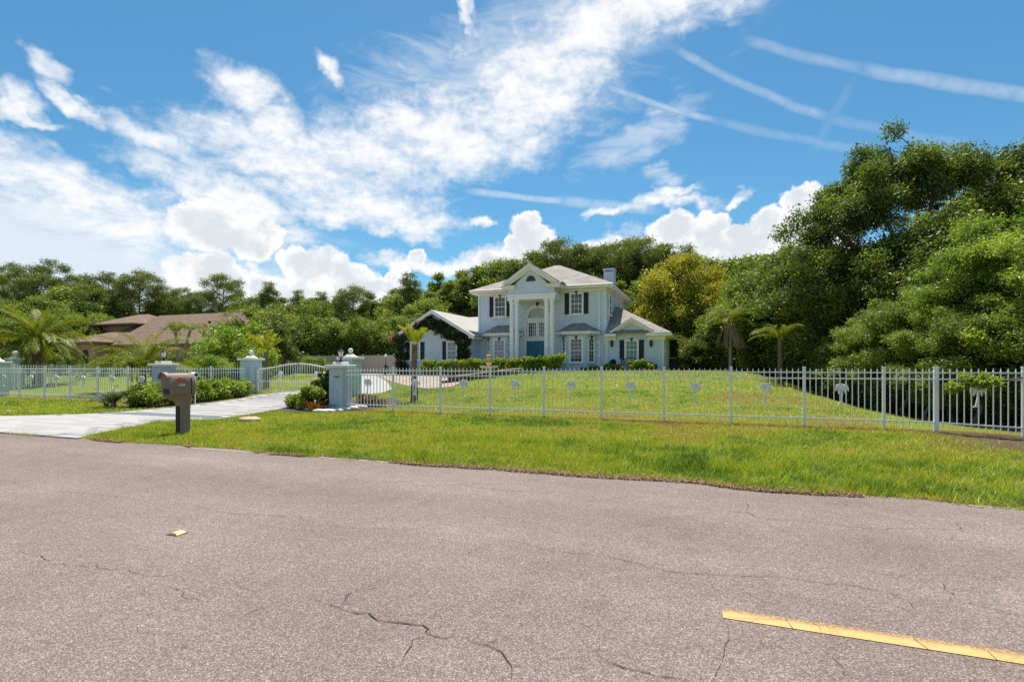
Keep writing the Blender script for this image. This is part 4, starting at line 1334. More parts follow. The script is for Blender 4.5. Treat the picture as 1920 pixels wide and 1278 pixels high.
def pillar(label, x0, y0, w, ztop, finial, mats=(STUCCO_P, CAPW)):
    """stucco pillar with a stepped cap; finial 'ball', 'lamp', 'oval' or None"""
    c = Vector((x0 + w / 2, y0 + w / 2, hz(x0 + w / 2, y0 + w / 2) - .1))
    p = thing('gate_pillar', label, 'pillar', c)
    MB().cbox(x0, x0 + w, y0, y0 + w, c.z, ztop - .11, .012).build('shaft', mats[0], p)
    k = .10
    cap = MB().cbox(x0 - k, x0 + w + k, y0 - k, y0 + w + k, ztop - .109, ztop, .015).build('cap', mats[1], p)
    hw = w / 2
    if finial == 'lamp':
        MB().cbox(c.x - hw * .72, c.x + hw * .72, c.y - hw * .72, c.y + hw * .72, ztop + .001, ztop + .10, .02).build('cap_tier', mats[1], p)
        z = ztop + .10
        lamp = MB().lathe([(.085, 0), (.085, .03), (.03, .05), (.03, .13), (.06, .15), (.065, .17)], (c.x, c.y, z), 8)
        for a_ in range(4):
            an = math.pi / 4 + a_ * math.pi / 2
            lamp.tube([(c.x + .06 * math.cos(an), c.y + .06 * math.sin(an), z + .16), (c.x + .105 * math.cos(an), c.y + .105 * math.sin(an), z + .36)], .008, 5)
        lamp.lathe([(.13, .355), (.115, .38), (.06, .43), (.055, .45), (.03, .46), (.02, .50), (.028, .52), (.006, .56)], (c.x, c.y, z), 12)
        lo_ = lamp.build('lantern', BLACK, p)
        MB().lathe([(.055, .17), (.098, .352)], (c.x, c.y, z), 8).build('lantern_glass', LAMPG, lo_)
    elif finial:
        fs = [(hw * .86, 0.001), (hw * .86, .05), (hw * .66, .065), (hw * .60, .09), (hw * .42, .13), (hw * .22, .17), (hw * .20, .21)]
        MB().lathe(fs, (c.x, c.y, ztop), 4 if False else 20).build('cap_tier', mats[1], p)
        br = .108 if finial == 'ball' else .20
        sq = 1.0 if finial == 'ball' else .62
        MB().lathe([(br * math.sin(t), ztop + .20 + br * sq - br * sq * math.cos(t)) for t in np.linspace(.05, math.pi - .02, 12)], (c.x, c.y, 0), 20).build('finial', mats[1], p)
    return p


P1 = pillar('blue grey stucco pillar with a 1436 number plaque and black lantern', -12.14, 14.72, .56, 1.54, 'lamp')
P2 = pillar('blue grey stucco pillar topped by a black lantern behind the mailbox', -21.2, 14.95, .60, 1.60, 'lamp')
P3 = pillar('blue stucco gate pillar with ball finial between the shrubs and the arched gate', -21.43, 19.5, .70, 1.88, 'ball')
P4 = pillar('blue stucco gate pillar with ball finial right behind the numbered pillar', -15.5, 19.5, .70, 1.90, 'ball')
P5 = pillar('stucco pillar with a low stepped cap at the far end of the white fence', -32.75, 14.9, .68, 1.72, None)
pyr = MB().lathe([(.30, .001), (.30, .05), (.17, .12), (.12, .22), (.03, .30)], (P5.location.x, P5.location.y, 1.72), 16).build('cap_tier', CAPW, P5)
P6 = pillar('stucco pillar with an oval white finial beyond the far fence end', -40.6, 19.6, .62, 2.0, 'oval')

# number plaque
pl = MB()
pc = at(629.5, 706, 14.72)
pl.prism([(pc.x - .15, pc.z - .075), (pc.x + .15, pc.z - .075), (pc.x + .15, pc.z + .06), (pc.x + .08, pc.z + .085), (pc.x - .08, pc.z + .085), (pc.x - .15, pc.z + .06)], 14.695, 14.719, 'y')
plo = pl.build('number_plaque', CAPW, P1)
def text(body, size, mat, parent, loc, rot, ext=.003):
    cu = bpy.data.curves.new('house_number', 'FONT')
    cu.body = body; cu.size = size; cu.align_x = 'CENTER'; cu.align_y = 'CENTER'; cu.extrude = ext
    cu.offset = size * .015
    cu.materials.append(mat)
    tmp = bpy.data.objects.new('house_number', cu)
    me = bpy.data.meshes.new_from_object(tmp)
    bpy.data.objects.remove(tmp)
    me.name = 'house_number'
    if not me.materials: me.materials.append(mat)
    o = link('house_number', me)
    o.parent = parent
    r = parent
    while r.parent is not None: r = r.parent
    o.location = Vector(loc) - ORG[r.name]
    o.rotation_euler = rot
    return o
text('1436', .135, BLACK, plo, (pc.x + .02, 14.69, pc.z), (R(90), 0, 0))

# arched double gate
GY = 19.85
gx0, gx1 = -20.72, -15.52
gate = thing('arched_gate', 'white metal double gate with an arched top rail and palm ornaments', 'gate', (gx0, GY, hz(-18, GY)))
g0 = Vector(gate.location)
gzb = hz(-18, GY) + .06
def gtop(x):
    t = (x - gx0) / (gx1 - gx0)
    return 1.34 + .27 * (0.5 - 0.5 * math.cos(2 * math.pi * t))
for x in (gx0 + .05, gx1 - .05):
    link('gate_post', POST, gate, Vector((x, GY, gzb - .1)) - g0, (0, 0, 0), (.1, .1, 1.45 - gzb))
xs = np.linspace(gx0 + .1, gx1 - .1, 36)
for half in (xs[:18], xs[18:]):
    leafm = MB()
    leafm.tube([(x, GY, gtop(x)) for x in np.linspace(half[0] - .04, half[-1] + .04, 24)], .022, 6)
    lo_ = leafm.build('arched_rail', METALW, gate)
    L = half[-1] - half[0] + .1; m = (half[0] + half[-1]) / 2
    for z in (.74, gzb + .06): link('rail', RAIL, gate, Vector((m, GY, z)) - g0, (0, 0, 0), (L, 1.1, 1.1))
    for x in half: link('picket', PICK, gate, Vector((x, GY, gzb)) - g0, (0, 0, 0), (1, 1, gtop(x) + .10 - gzb))
    link('palm_ornament', ORNM, gate, Vector((m - .2 * (1 if m > -18 else -1), GY - .025, .80)) - g0, (0, 0, 0), .95)

# ------------------------------------------------------------------ mailbox
mq = gnd(343, 812)
mx, my, mz = mq.x - .05, mq.y + .04, hz(mq.x, mq.y)
mbx = thing('mailbox', 'taupe plastic roadside mailbox with a red flag and white number', 'mailbox', (mx, my, mz))
def loft(rings, mat, name, parent, smooth=True):
    n = len(rings[0]); mb = MB()
    vs = [p for r_ in rings for p in r_]
    fs = [(i * n + k, i * n + (k + 1) % n, (i + 1) * n + (k + 1) % n, (i + 1) * n + k) for i in range(len(rings) - 1) for k in range(n)]
    mb.add(vs, fs, smooth); mb.add(rings[0], [tuple(range(n - 1, -1, -1))]); mb.add(rings[-1], [tuple(range(n))])
    return mb.build(name, mat, parent)
def rrect(cx, cy, hx, hy, z, r=.03, n=4):
    out = []
    for k, (sx, sy) in enumerate(((1, 1), (-1, 1), (-1, -1), (1, -1))):
        for i in range(n + 1):
            an = math.pi / 2 * (k + i / n)
            out.append((cx + sx * (hx - r) + r * math.cos(an), cy + sy * (hy - r) + r * math.sin(an), z))
    return out
hw_ = .135
post_r = [rrect(mx, my, .095, .115, mz - .1, .02)] + [rrect(mx, my, .095, .115, mz + z, .02) for z in (0.1, .4, .66)] + \
         [rrect(mx, my - dy_, hx_, hy_, mz + z, .02) for z, dy_, hx_, hy_ in ((.72, .01, .10, .13), (.78, .045, .112, .17), (.83, .09, .125, .23), (.87, .12, hw_, .28))]
post = loft(post_r, TAUPE, 'post', mbx, False)
pn = MB().box(mx - .055, mx + .055, my - .131, my - .10, mz, mz + .64); pn.build('post_panel', TAUPED, post)
pn = MB().cbox(mx + .096, mx + .104, my - .075, my + .085, mz + .0, mz + .60, .002); pn.build('post_rib', TAUPE, post)
# head: rounded box lying along Y, upper door end sheared forward
def headring(y, s=1.0, z0=.87, zt=1.37, lean=0.0):
    pts = []
    hx = hw_ * s
    prof = [(hx, z0), (hx + .012, z0 + .10), (hx + .012, z0 + .30), (hx * .93, z0 + .40), (hx * .72, z0 + .47), (hx * .38, z0 + .50), (0, z0 + .505)]
    prof = prof + [(-a, b) for a, b in prof[-2::-1]]
    for a, b in prof:
        pts.append((mx + a, y - lean * (b - z0), mz + z0 + (b - z0) * (zt - z0) / .505))
    return pts
yb_, yf_ = my + .21, my - .36
head = loft([headring(yb_, .86, .89, 1.33), headring(yb_ - .03, 1.0), headring(my, 1.0), headring(yf_ + .05, 1.0, lean=.10), headring(yf_, 1.04, .86, 1.385, lean=.16)], TAUPE, 'box', mbx, True)
head.data.shade_smooth() if hasattr(head.data, 'shade_smooth') else None
def yfront(z): return yf_ - .16 * (z - .86)
dr = MB()
fr_ = []
for a, b in [(-.105, .90), (.105, .90), (.118, 1.02), (.118, 1.2), (.08, 1.31), (0, 1.335), (-.08, 1.31), (-.118, 1.2), (-.118, 1.02)]:
    fr_.append((mx + a, yfront(b) - .004, mz + b))
dr.add(fr_, [tuple(range(len(fr_)))])
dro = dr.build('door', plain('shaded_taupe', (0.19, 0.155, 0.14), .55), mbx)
sl_ = MB().add([(mx - .09, yfront(.91) - .008, mz + .91), (mx + .09, yfront(.91) - .008, mz + .91), (mx + .095, yfront(1.03) - .008, mz + 1.03), (mx - .095, yfront(1.03) - .008, mz + 1.03)], [(0, 1, 2, 3)])
sl_.build('paper_slot', TAUPED, dro)
hood = MB()
for i in range(10):
    t0_, t1_ = math.pi * i / 10, math.pi * (i + 1) / 10
    q0 = (mx + .15 * math.cos(t0_), 1.24 + .15 * math.sin(t0_)); q1 = (mx + .15 * math.cos(t1_), 1.24 + .15 * math.sin(t1_))
    hood.add([(q0[0], yfront(q0[1]) - .05, mz + q0[1]), (q1[0], yfront(q1[1]) - .05, mz + q1[1]), (q1[0], yfront(q1[1]) + .04, mz + q1[1] + .004), (q0[0], yfront(q0[1]) + .04, mz + q0[1] + .004)], [(0, 1, 2, 3)])
hood.build('hood', TAUPE, mbx)
xs_ = mx + hw_ + .013
MB().box(xs_ - .01, xs_ + .006, yf_ + .02, yb_ - .01, mz + 1.045, mz + 1.065).build('seam', TAUPE, mbx)
MB().box(xs_ - .02, xs_ + .004, my + .085, my + .10, mz + .90, mz + 1.25).build('rear_seam', TAUPED, mbx)
fl = MB()
fl.prism([(yf_ + .075, mz + 1.255), (yf_ + .09, mz + 1.215), (yf_ + .16, mz + 1.195), (yf_ + .30, mz + 1.185), (yf_ + .315, mz + 1.21), (yf_ + .30, mz + 1.235), (yf_ + .20, mz + 1.26), (yf_ + .12, mz + 1.275)], xs_ - .006, xs_ + .012, 'x')
flo = fl.build('flag', REDF, mbx)
MB().tube([(xs_ + .008, yf_ + .11, mz + 1.24), (xs_ + .022, yf_ + .11, mz + 1.24)], .014, 8).build('flag_pivot', REDF, flo)
text('1436', .085, WHITE, mbx, (xs_ + .003, yf_ + .215, mz + 1.11), (R(90), 0, R(90)), .002)

# ------------------------------------------------------------------ fountain, wall, statue lamp, small things
fx = at(916.5, 690, 28.4)
fz = hz(fx.x, 28.4)
fo = thing('fountain', 'tan cast stone tiered garden fountain in front of the hedge', 'fountain', (fx.x, 28.4, fz - .05))
fc = (fx.x, 28.4, fz - .05)
def fl_(prof, name, mat=GOLD): return MB().lathe(prof, fc, 24).build(name, mat, fo)
zt = 1.42 - fz + .05
fl_([(.34, 0), (.34, .10), (.20, .14), (.14, .3), (.18, .42), (.13, zt - .15), (.16, zt - .08)], 'pedestal', GOLD)
fl_([(.12, zt - .10), (.30, zt - .06), (.48, zt + .0), (.54, zt + .05), (.55, zt + .085), (.50, zt + .085), (.44, zt + .03), (.05, zt + .0)], 'basin', plain('cream_basin', (.72, .62, .48), .7, .1))
fl_([(.06, zt), (.07, zt + .12), (.15, zt + .20), (.18, zt + .28), (.13, zt + .34), (.07, zt + .38), (.10, zt + .48), (.15, zt + .58), (.11, zt + .64), (.17, zt + .70), (.14, zt + .73), (.05, zt + .76), (.06, zt + .83), (.035, zt + .9), (.008, zt + 1.0)], 'spout')

wallp = [(-13.15, 25.0), (-12.35, 25.9), (-11.8, 27.1), (-11.35, 28.4), (-11.05, 29.8), (-10.9, 31.2)]
rw_ = thing('retaining_wall', 'low curved wall of maroon blocks with pale cap stones below the fountain', 'wall', (-11.6, 28, hz(-11.6, 28)))
blk = MB().cbox(-.14, .14, -.1, .1, 0, .155, .012).mesh('block', BLOCK)
cpm = MB().cbox(-.145, .145, -.13, .13, 0, .07, .012).mesh('cap_stone', BLOCKC)
def along(pl, step):
    out = []; carry = 0.0
    for a, b in zip(pl, pl[1:]):
        a = Vector(a); b = Vector(b); L = (b - a).length; t = carry
        while t < L:
            p = a.lerp(b, t / L); out.append((p.x, p.y, math.atan2(b.y - a.y, b.x - a.x))); t += step
        carry = t - L
    return out
for row in range(2):
    for x, y, an in along(wallp, .29)[row % 2:]:
        link('block', blk, rw_, Vector((x + (row * .145) * math.cos(an), y + (row * .145) * math.sin(an), hz(x, y) - .02 + row * .16)) - rw_.location, (0, 0, an))
for x, y, an in along(wallp, .30):
    link('cap_stone', cpm, rw_, Vector((x, y, hz(x, y) - .02 + .32)) - rw_.location, (0, 0, an))

# black figure statue beside a lamp post
sq = at(724, 697, 36.0); sz = hz(sq.x, 36.0)
st = thing('statue_lamp', 'black cast figure leaning on a lamp post on the garage court', 'statue', (sq.x, 36.0, sz))
SX, SY = sq.x, 36.0
bm_me = bpy.data.meshes.new('figure')
sk = [(0, 0, .86), (0.0, 0, 1.05), (.03, 0, 1.28), (.02, 0, 1.42), (.0, 0, 1.52), (-.02, 0, 1.66),      # pelvis, waist, chest, neck, head
      (.11, 0, .84), (.14, 0, .46), (.13, 0, .05), (.10, -.12, .03),
      (-.11, 0, .84), (-.10, -.03, .46), (-.12, 0, .05), (-.16, -.12, .03),
      (.20, 0, 1.38), (.33, .02, 1.12), (.30, -.02, .9),
      (-.16, 0, 1.38), (-.34, 0, 1.18), (-.46, 0, 1.02)]
ed = [(0, 1), (1, 2), (2, 3), (3, 4), (4, 5), (0, 6), (6, 7), (7, 8), (8, 9), (0, 10), (10, 11), (11, 12), (12, 13), (2, 14), (14, 15), (15, 16), (2, 17), (17, 18), (18, 19)]
rad = [.15, .14, .17, .08, .075, .105, .11, .075, .05, .045, .11, .075, .05, .045, .075, .05, .035, .075, .05, .035]
bm_me.from_pydata([(x, y, z + .0) for x, y, z in sk], ed, [])
fig = link('figure', bm_me, st, (0, 0, 0), (0, 0, 0), .55)
bm_me.materials.append(BLACK)
md = fig.modifiers.new('skin', 'SKIN')
for sv, r_ in zip(bm_me.skin_vertices[0].data, rad): sv.radius = (r_, r_)
bm_me.skin_vertices[0].data[0].use_root = True
ss = fig.modifiers.new('sub', 'SUBSURF'); ss.levels = ss.render_levels = 1
MB().lathe([(.16, 0), (.16, .05), (.05, .12), (.03, .3), (.025, 1.36), (.05, 1.38), (.05, 1.42)], (SX - .12, SY + .12, sz), 10).build('lamp_pole', BLACK, st)
MB().lathe([(.05, 1.42), (.11, 1.49), (.12, 1.56), (.08, 1.64), (.02, 1.67)], (SX - .12, SY + .12, sz), 12).build('lamp_globe', LAMPG, st)

# bench and pots before the right wing
bx = at(1181, 676, 35.9).x
bn = thing('bench', 'dark garden bench with an arched back under the green tinted window', 'bench', (bx, 35.9, hz(bx, 35.9)))
bz = hz(bx, 35.9)
b_ = MB()
for i in range(4): b_.box(bx - .62, bx + .62, 35.6 + i * .11, 35.69 + i * .11, bz + .42, bz + .45)
b_.build('seat', BLACK, bn)
bb = MB()
bb.tube([(bx - .62 + 1.24 * t, 36.1, bz + .72 + .16 * math.sin(math.pi * t)) for t in np.linspace(0, 1, 15)], .03, 6)
for t in np.linspace(.05, .95, 13): bb.tube([(bx - .62 + 1.24 * t, 36.1, bz + .45), (bx - .62 + 1.24 * t, 36.1, bz + .72 + .16 * math.sin(math.pi * t))], .016, 5)
bb.build('backrest', BLACK, bn)
for sx in (-.58, .58):
    for yy in (35.62, 36.1): MB().box(bx + sx - .025, bx + sx + .025, yy - .025, yy + .025, bz - .03, bz + (.42 if yy < 36 else .72)).build('leg', BLACK, bn)
    MB().box(bx + sx - .03, bx + sx + .03, 35.6, 36.1, bz + .62, bz + .66).build('armrest', BLACK, bn)

# pool equipment screen at the end of the right wing
ex = at(1268, 682, 41.5).x; ez = hz(ex, 41.5)
eq = thing('utility_box', 'black slatted utility enclosure with pale lid at the end of the house', 'enclosure', (ex, 41.8, ez))
for i in range(7): MB().box(ex - .48, ex + .48, 41.5, 41.53, ez + .02 + i * .13, ez + .13 + i * .13).build('slat', BLACK, eq)
MB().box(ex - .46, ex + .46, 41.54, 42.1, ez, ez + .9).build('body', BLACK, eq)
MB().box(ex - .52, ex + .52, 41.46, 42.2, ez + .935, ez + .99).build('lid', CREAM, eq)
MB().box(ex + .49, ex + .55, 41.5, 41.56, ez, ez + .93).build('corner_post', VINYL, eq)

# boulder and edging stones at the drive
def rock(name, label, x, y, sx, sy, sz_, mat, seed, group=None):
    rg = np.random.RandomState(seed)
    mb = MB(); vs = []; n, m = 12, 7
    for i in range(m):
        ph = math.pi * i / (m - 1)
        for k in range(n):
            an = 2 * math.pi * k / n
            r_ = 1 + .22 * (rg.rand() - .5)
            vs.append((x + sx * r_ * math.sin(ph) * math.cos(an), y + sy * r_ * math.sin(ph) * math.sin(an), hz(x, y) + sz_ * .35 + sz_ * .65 * r_ * math.cos(ph)))
    fs = [(i * n + k, (i + 1) * n + k, (i + 1) * n + (k + 1) % n, i * n + (k + 1) % n) for i in range(m - 1) for k in range(n)]
    mb.add(vs, fs, True)
    o = mb.build(name, mat)
    tag(o, label, 'rock', group)
    return o
rq = gnd(455, 787)
rock('boulder', 'flat tan boulder lying at the edge of the driveway', rq.x + .05, rq.y + .2, .34, .26, .13, ROCK, 3)
edge_px = [(548, 764), (566, 766), (584, 769), (600, 772), (615, 772), (630, 771), (645, 769), (660, 767), (676, 765)]
for i, (ex_, ey_) in enumerate(edge_px):
    q = gnd(ex_, ey_)
    rock('edging_stone', 'small pale edging stone bordering the planting bed at the numbered pillar', q.x, q.y, .30, .10, .12, CAPW, 20 + i, 'edging stones of the planting bed')
# little white spotlight on a stake by the left pillar
wq = at(366, 702, 14.6)
spl = thing('garden_spotlight', 'small white garden spotlight with dark lens above the shrubs', 'spotlight', (wq.x, wq.y, hz(wq.x, wq.y)))
MB().tube([(wq.x, wq.y, hz(wq.x, wq.y)), (wq.x, wq.y, wq.z - .05)], .018, 6).build('stake', WHITE, spl)
MB().tube([(wq.x - .26, wq.y + .08, wq.z + .02), (wq.x - .1, wq.y + .03, wq.z), (wq.x + .09, wq.y - .03, wq.z - .01)], [.07, .085, .09], 12).build('body', WHITE, spl)
MB().tube([(wq.x + .085, wq.y - .03, wq.z - .01), (wq.x + .11, wq.y - .035, wq.z - .012)], .062, 12).build('lens', plain('dark_blue_lens', (.01, .01, .05), .1), spl)

# ------------------------------------------------------------------ vegetation
def leaf_quads(P, size, rg, up=0.25, asp=0.5, dirs=None):
    """one folded diamond leaf per point"""
    n = len(P)
    nn = rg.normal(size=(n, 3)); nn[:, 2] += up * 2
    nn /= np.linalg.norm(nn, axis=1)[:, None] + 1e-9
    t = rg.normal(size=(n, 3)) if dirs is None else dirs + 0.35 * rg.normal(size=(n, 3))
    t -= nn * (t * nn).sum(1)[:, None]
    t /= np.linalg.norm(t, axis=1)[:, None] + 1e-9
    b = np.cross(nn, t)
    s = (size * rg.choice([.5, .75, 1.0, 1.25, 1.7], n, p=[.2, .25, .25, .2, .1]))[:, None]
    V = np.empty((n, 4, 3), np.float32)
    V[:, 0] = P - t * s * .5
    V[:, 1] = P + b * s * asp * .5 + nn * s * .10
    V[:, 2] = P + t * s * .5 - nn * s * .08
    V[:, 3] = P - b * s * asp * .5 + nn * s * .10
    return V.reshape(-1, 3), np.arange(4 * n).reshape(-1, 4)


def clump_points(C, Rr, N, rg, flat=0.72, power=0.45, spread=0.10):
    C = np.asarray(C, float); Rr = np.asarray(Rr, float)
    w = Rr ** 2.4; w /= w.sum()
    idx = rg.choice(len(C), N, p=w)
    d = rg.normal(size=(N, 3)); d /= np.linalg.norm(d, axis=1)[:, None]
    r = rg.rand(N) ** power
    P = d * (r * Rr[idx])[:, None] * np.array([1, 1, flat])
    P += rg.normal(size=(N, 3)) * spread * Rr[idx][:, None]
    return P + C[idx], idx, d


class Proto:
    pass


def make_tree(name, seed, Ht, Rad, base, limbs, sub, clr, N, size, lm, bm, prof='round', flat=0.7, asp=0.5, rise=0.35, trunk_r=None, lean=0.0, up=0.25, power=0.45, core=0.25):
    """tapered trunk, curved limbs with side branches, and leaf clumps at their ends"""
    rg = np.random.RandomState(seed)
    tr = trunk_r or Ht * 0.02
    tp = []
    ph = rg.rand(4) * 6
    for i in range(9):
        t = i / 8
        tp.append(Vector((lean * t * Ht + .02 * Ht * math.sin(3 * t + ph[0]) * t, .02 * Ht * math.sin(2.5 * t + ph[1]) * t, -0.15 + t * Ht * .9)))
    def trunk_at(t):
        f = t * 8; i = min(int(f), 7); return tp[i].lerp(tp[i + 1], f - i)
    mb = MB()
    mb.tube(tp, [tr * (1.35 if i == 0 else 1 - .85 * i / 8) for i in range(9)], 8)
    C = []; Q = []
    for i in range(limbs):
        t = base + (0.97 - base) * ((i + rg.rand() * .7) / limbs)
        tt = (t - base) / (1 - base)
        if prof == 'round': k = math.sin(math.pi * (0.16 + 0.74 * tt)) ** 0.8
        elif prof == 'cone': k = (1 - tt) ** 0.7 * .95 + .12
        elif prof == 'spread': k = (0.62 + 0.48 * math.sin(math.pi * min(1, .12 + .68 * tt))) * (1 if tt < .8 else 1 - .5 * (tt - .8) / .2)
        elif prof == 'dome': k = .28 + .78 * math.sqrt(max(0.0, 1 - tt ** 1.7))
        elif prof == 'pine': k = .42 + .6 * math.sin(math.pi * (0.22 + 0.70 * tt))
        else: k = 1.0
        an = i * 2.399 + rg.rand() * .8
        L = Rad * k * rg.uniform(.72, 1.12)
        s0 = trunk_at(max(.12, min(1.0, t) - (.02 if prof in ('pine', 'cone') else .06)))
        ri = rise * (0.5 + .9 * tt)
        e0 = s0 + Vector((math.cos(an) * L, math.sin(an) * L, L * ri * rg.uniform(.5, 1.3)))
        mid = s0.lerp(e0, .5) + Vector((0, 0, L * .10))
        r0 = tr * (.50 - .32 * tt)
        mb.tube([s0, mid, e0], [r0, r0 * .6, r0 * .15], 5, False)
        C.append(e0); Q.append(clr * rg.uniform(.75, 1.25))
        for j in range(sub):
            f = rg.uniform(.35, .95)
            s1 = s0.lerp(mid, f * 2) if f < .5 else mid.lerp(e0, f * 2 - 1)
            a2 = an + rg.uniform(-1.3, 1.3)
            l2 = L * rg.uniform(.22, .5)
            e1 = s1 + Vector((math.cos(a2) * l2, math.sin(a2) * l2, l2 * rg.uniform(-.25, .9)))
            mb.tube([s1, e1], [r0 * .4, r0 * .1], 4, False)
            C.append(e1); Q.append(clr * rg.uniform(.55, 1.1))
    for j in range(max(2, int(limbs * core))):
        t = base + (1 - base) * rg.rand()
        p = trunk_at(min(1, t)) + Vector(tuple(rg.normal(size=3) * Rad * .22))
        C.append(p); Q.append(clr * rg.uniform(.6, 1.0))
    for j in range(4):
        an = j * 1.57 + rg.rand()
        C.append(tp[-1] + Vector((math.cos(an) * clr * .6, math.sin(an) * clr * .6, clr * rg.uniform(-.4, .25)))); Q.append(clr * rg.uniform(.7, 1.0))
    C = np.array([tuple(c) for c in C]); Q = np.array(Q)
    P, idx, d = clump_points(C, Q, N, rg, flat, power, .19)
    cl = rg.uniform(-.16, .16, len(C))
    tint = np.clip(.5 + cl[idx] + rg.normal(size=N) * .17, 0, 1)
    V, F = leaf_quads(P, size, rg, up, asp)
    pr = Proto()
    pr.name = name
    pr.trunk = mb.mesh('trunk', bm)
    pr.crown = np_mesh('crown', V, F, lm, False, tint)
    pr.H = float(np.percentile(P[:, 2], 99.5))
    return pr


def env_tree(name, seed, envs, ncl, clr, N, size, lm, bm, trunk_r, fork, flat=.85, asp=.5, up=.35, power=.5, low=.55):
    """tree whose crown fills given ellipsoids (cx, cy, cz, rx, ry, rz): trunk, a limb to each, branches to every leaf clump"""
    rg = np.random.RandomState(seed)
    mb = MB()
    tp = [Vector((.25 * math.sin(k * .9 + seed), .2 * math.sin(k * 1.3), -.15 + (fork + .15) * k / 4)) * Vector((1, 1, 1)) for k in range(5)]
    tp[0].x = tp[0].y = 0
    mb.tube(tp, [trunk_r * 1.4, trunk_r, trunk_r * .92, trunk_r * .85, trunk_r * .7], 10)
    en = np.array(envs, float); vol = en[:, 3] * en[:, 4] * en[:, 5]; vol /= vol.sum()
    C = []; Q = []
    ctr = []
    for e in en:
        c = Vector(e[:3]); s0 = tp[-1] if c.z > fork else tp[2]
        ends = [c + Vector((rg.uniform(-.35, .35) * e[3], rg.uniform(-.35, .35) * e[4], rg.uniform(.0, .45) * e[5])) for _ in range(3)]
        for q_ in ends:
            mid = s0.lerp(q_, .5) + Vector((rg.normal() * .3, rg.normal() * .3, .3))
            mb.tube([s0, mid, q_], [trunk_r * .52, trunk_r * .36, trunk_r * .16], 7, False)
        ctr.append([s0.lerp(q_, .7) for q_ in ends] + ends)
    for i in range(ncl):
        k = rg.choice(len(en), p=vol); e = en[k]
        d = rg.normal(size=3); d /= np.linalg.norm(d)
        if d[2] < -.35: d[2] *= -.6
        r = rg.uniform(low, 1.0)
        c = Vector(e[:3] + d * e[3:6] * r)
        C.append(tuple(c)); Q.append(clr * rg.uniform(.65, 1.3))
        s1 = min(ctr[k], key=lambda q_: (q_ - c).length)
        mb.tube([s1, s1.lerp(c, .5) + Vector((0, 0, .12)), c], [trunk_r * .13, trunk_r * .08, trunk_r * .03], 5, False)
    C = np.array(C); Q = np.array(Q)
    P, idx, d = clump_points(C, Q, N, rg, flat, power, .20)
    cl = rg.uniform(-.2, .2, len(C))
    V, F = leaf_quads(P, size, rg, up, asp)
    pr = Proto(); pr.name = name
    pr.trunk = mb.mesh('trunk', bm)
    pr.crown = np_mesh('crown', V, F, lm, False, np.clip(.5 + cl[idx] + rg.normal(size=N) * .18, 0, 1))
    pr.H = float(np.percentile(P[:, 2], 99.5))
    return pr


def place(pr, x, y, h, rot, label, cat='tree', group=None, sx=1.0, name=None):
    s_ = h / pr.H
    root = bpy.data.objects.new(name or pr.name, None)
    COL.objects.link(root)
    root.location = (x, y, hz(x, y) - .03)
    root.rotation_euler = (0, 0, rot)
    root.scale = (s_ * sx, s_ * sx, s_)
    root.empty_display_size = .3
    tag(root, label, cat, group)
    link('trunk', pr.trunk, root)
    link('crown', pr.crown, root)
    return root


def place_px(pr, px, top, Y, rot, label, cat='tree', group=None, sx=1.0, name=None):
    p = at(px, top, Y)
    return place(pr, p.x, Y, max(.5, p.z - hz(p.x, Y)), rot, label, cat, group, sx, name)


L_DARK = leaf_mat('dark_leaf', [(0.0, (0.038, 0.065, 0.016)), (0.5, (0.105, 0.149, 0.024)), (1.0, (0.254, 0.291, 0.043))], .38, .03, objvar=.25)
L_MID = leaf_mat('mid_leaf', [(0.0, (0.073, 0.126, 0.024)), (0.5, (0.176, 0.258, 0.036)), (1.0, (0.359, 0.407, 0.061))], .42, .03, objvar=.3)
L_OLIVE = leaf_mat('olive_leaf', [(0.0, (0.083, 0.120, 0.023)), (0.5, (0.201, 0.256, 0.034)), (1.0, (0.366, 0.402, 0.058))], .42, .03, objvar=.3)
L_BRIGHT = leaf_mat('bright_leaf', [(0.0, (0.086, 0.153, 0.024)), (0.5, (0.205, 0.319, 0.038)), (1.0, (0.434, 0.506, 0.070))], .45, .03, objvar=.2)
L_YEL = leaf_mat('yellow_leaf', [(0.0, (0.137, 0.167, 0.016)), (0.5, (0.323, 0.323, 0.028)), (1.0, (0.547, 0.489, 0.039))], .42, .03)
L_PINE = leaf_mat('pine_needle', [(0.0, (0.059, 0.096, 0.022)), (0.5, (0.147, 0.196, 0.033)), (1.0, (0.292, 0.339, 0.054))], .32, .03, objvar=.2)
L_HEDGE = leaf_mat('hedge_leaf', [(0.0, (0.076, 0.145, 0.017)), (0.5, (0.212, 0.315, 0.027)), (1.0, (0.425, 0.468, 0.051))], .40, .03)
L_VINE = leaf_mat('vine_leaf', [(0.0, (0.017, 0.037, 0.014)), (0.5, (0.037, 0.071, 0.020)), (1.0, (0.093, 0.128, 0.031))], .30, .03)
L_PALM = leaf_mat('palm_frond', [(0.0, (0.061, 0.104, 0.014)), (0.5, (0.141, 0.190, 0.024)), (1.0, (0.294, 0.287, 0.037))], .35, .015)
L_PALMY = leaf_mat('young_frond', [(0.0, (0.13, 0.17, 0.012)), (0.5, (0.24, 0.27, 0.02)), (1.0, (0.36, 0.34, 0.03))], .40, .03)
L_DEAD = leaf_mat('dead_frond', [(0.0, (0.16, 0.095, 0.055)), (0.5, (0.27, 0.17, 0.10)), (1.0, (0.40, 0.29, 0.19))], .25, .03)
L_RED = leaf_mat('red_leaf', [(0.0, (0.06, 0.022, 0.012)), (0.4, (0.17, 0.05, 0.02)), (0.75, (0.26, 0.11, 0.025)), (1.0, (0.16, 0.17, 0.03))], .35, .03)
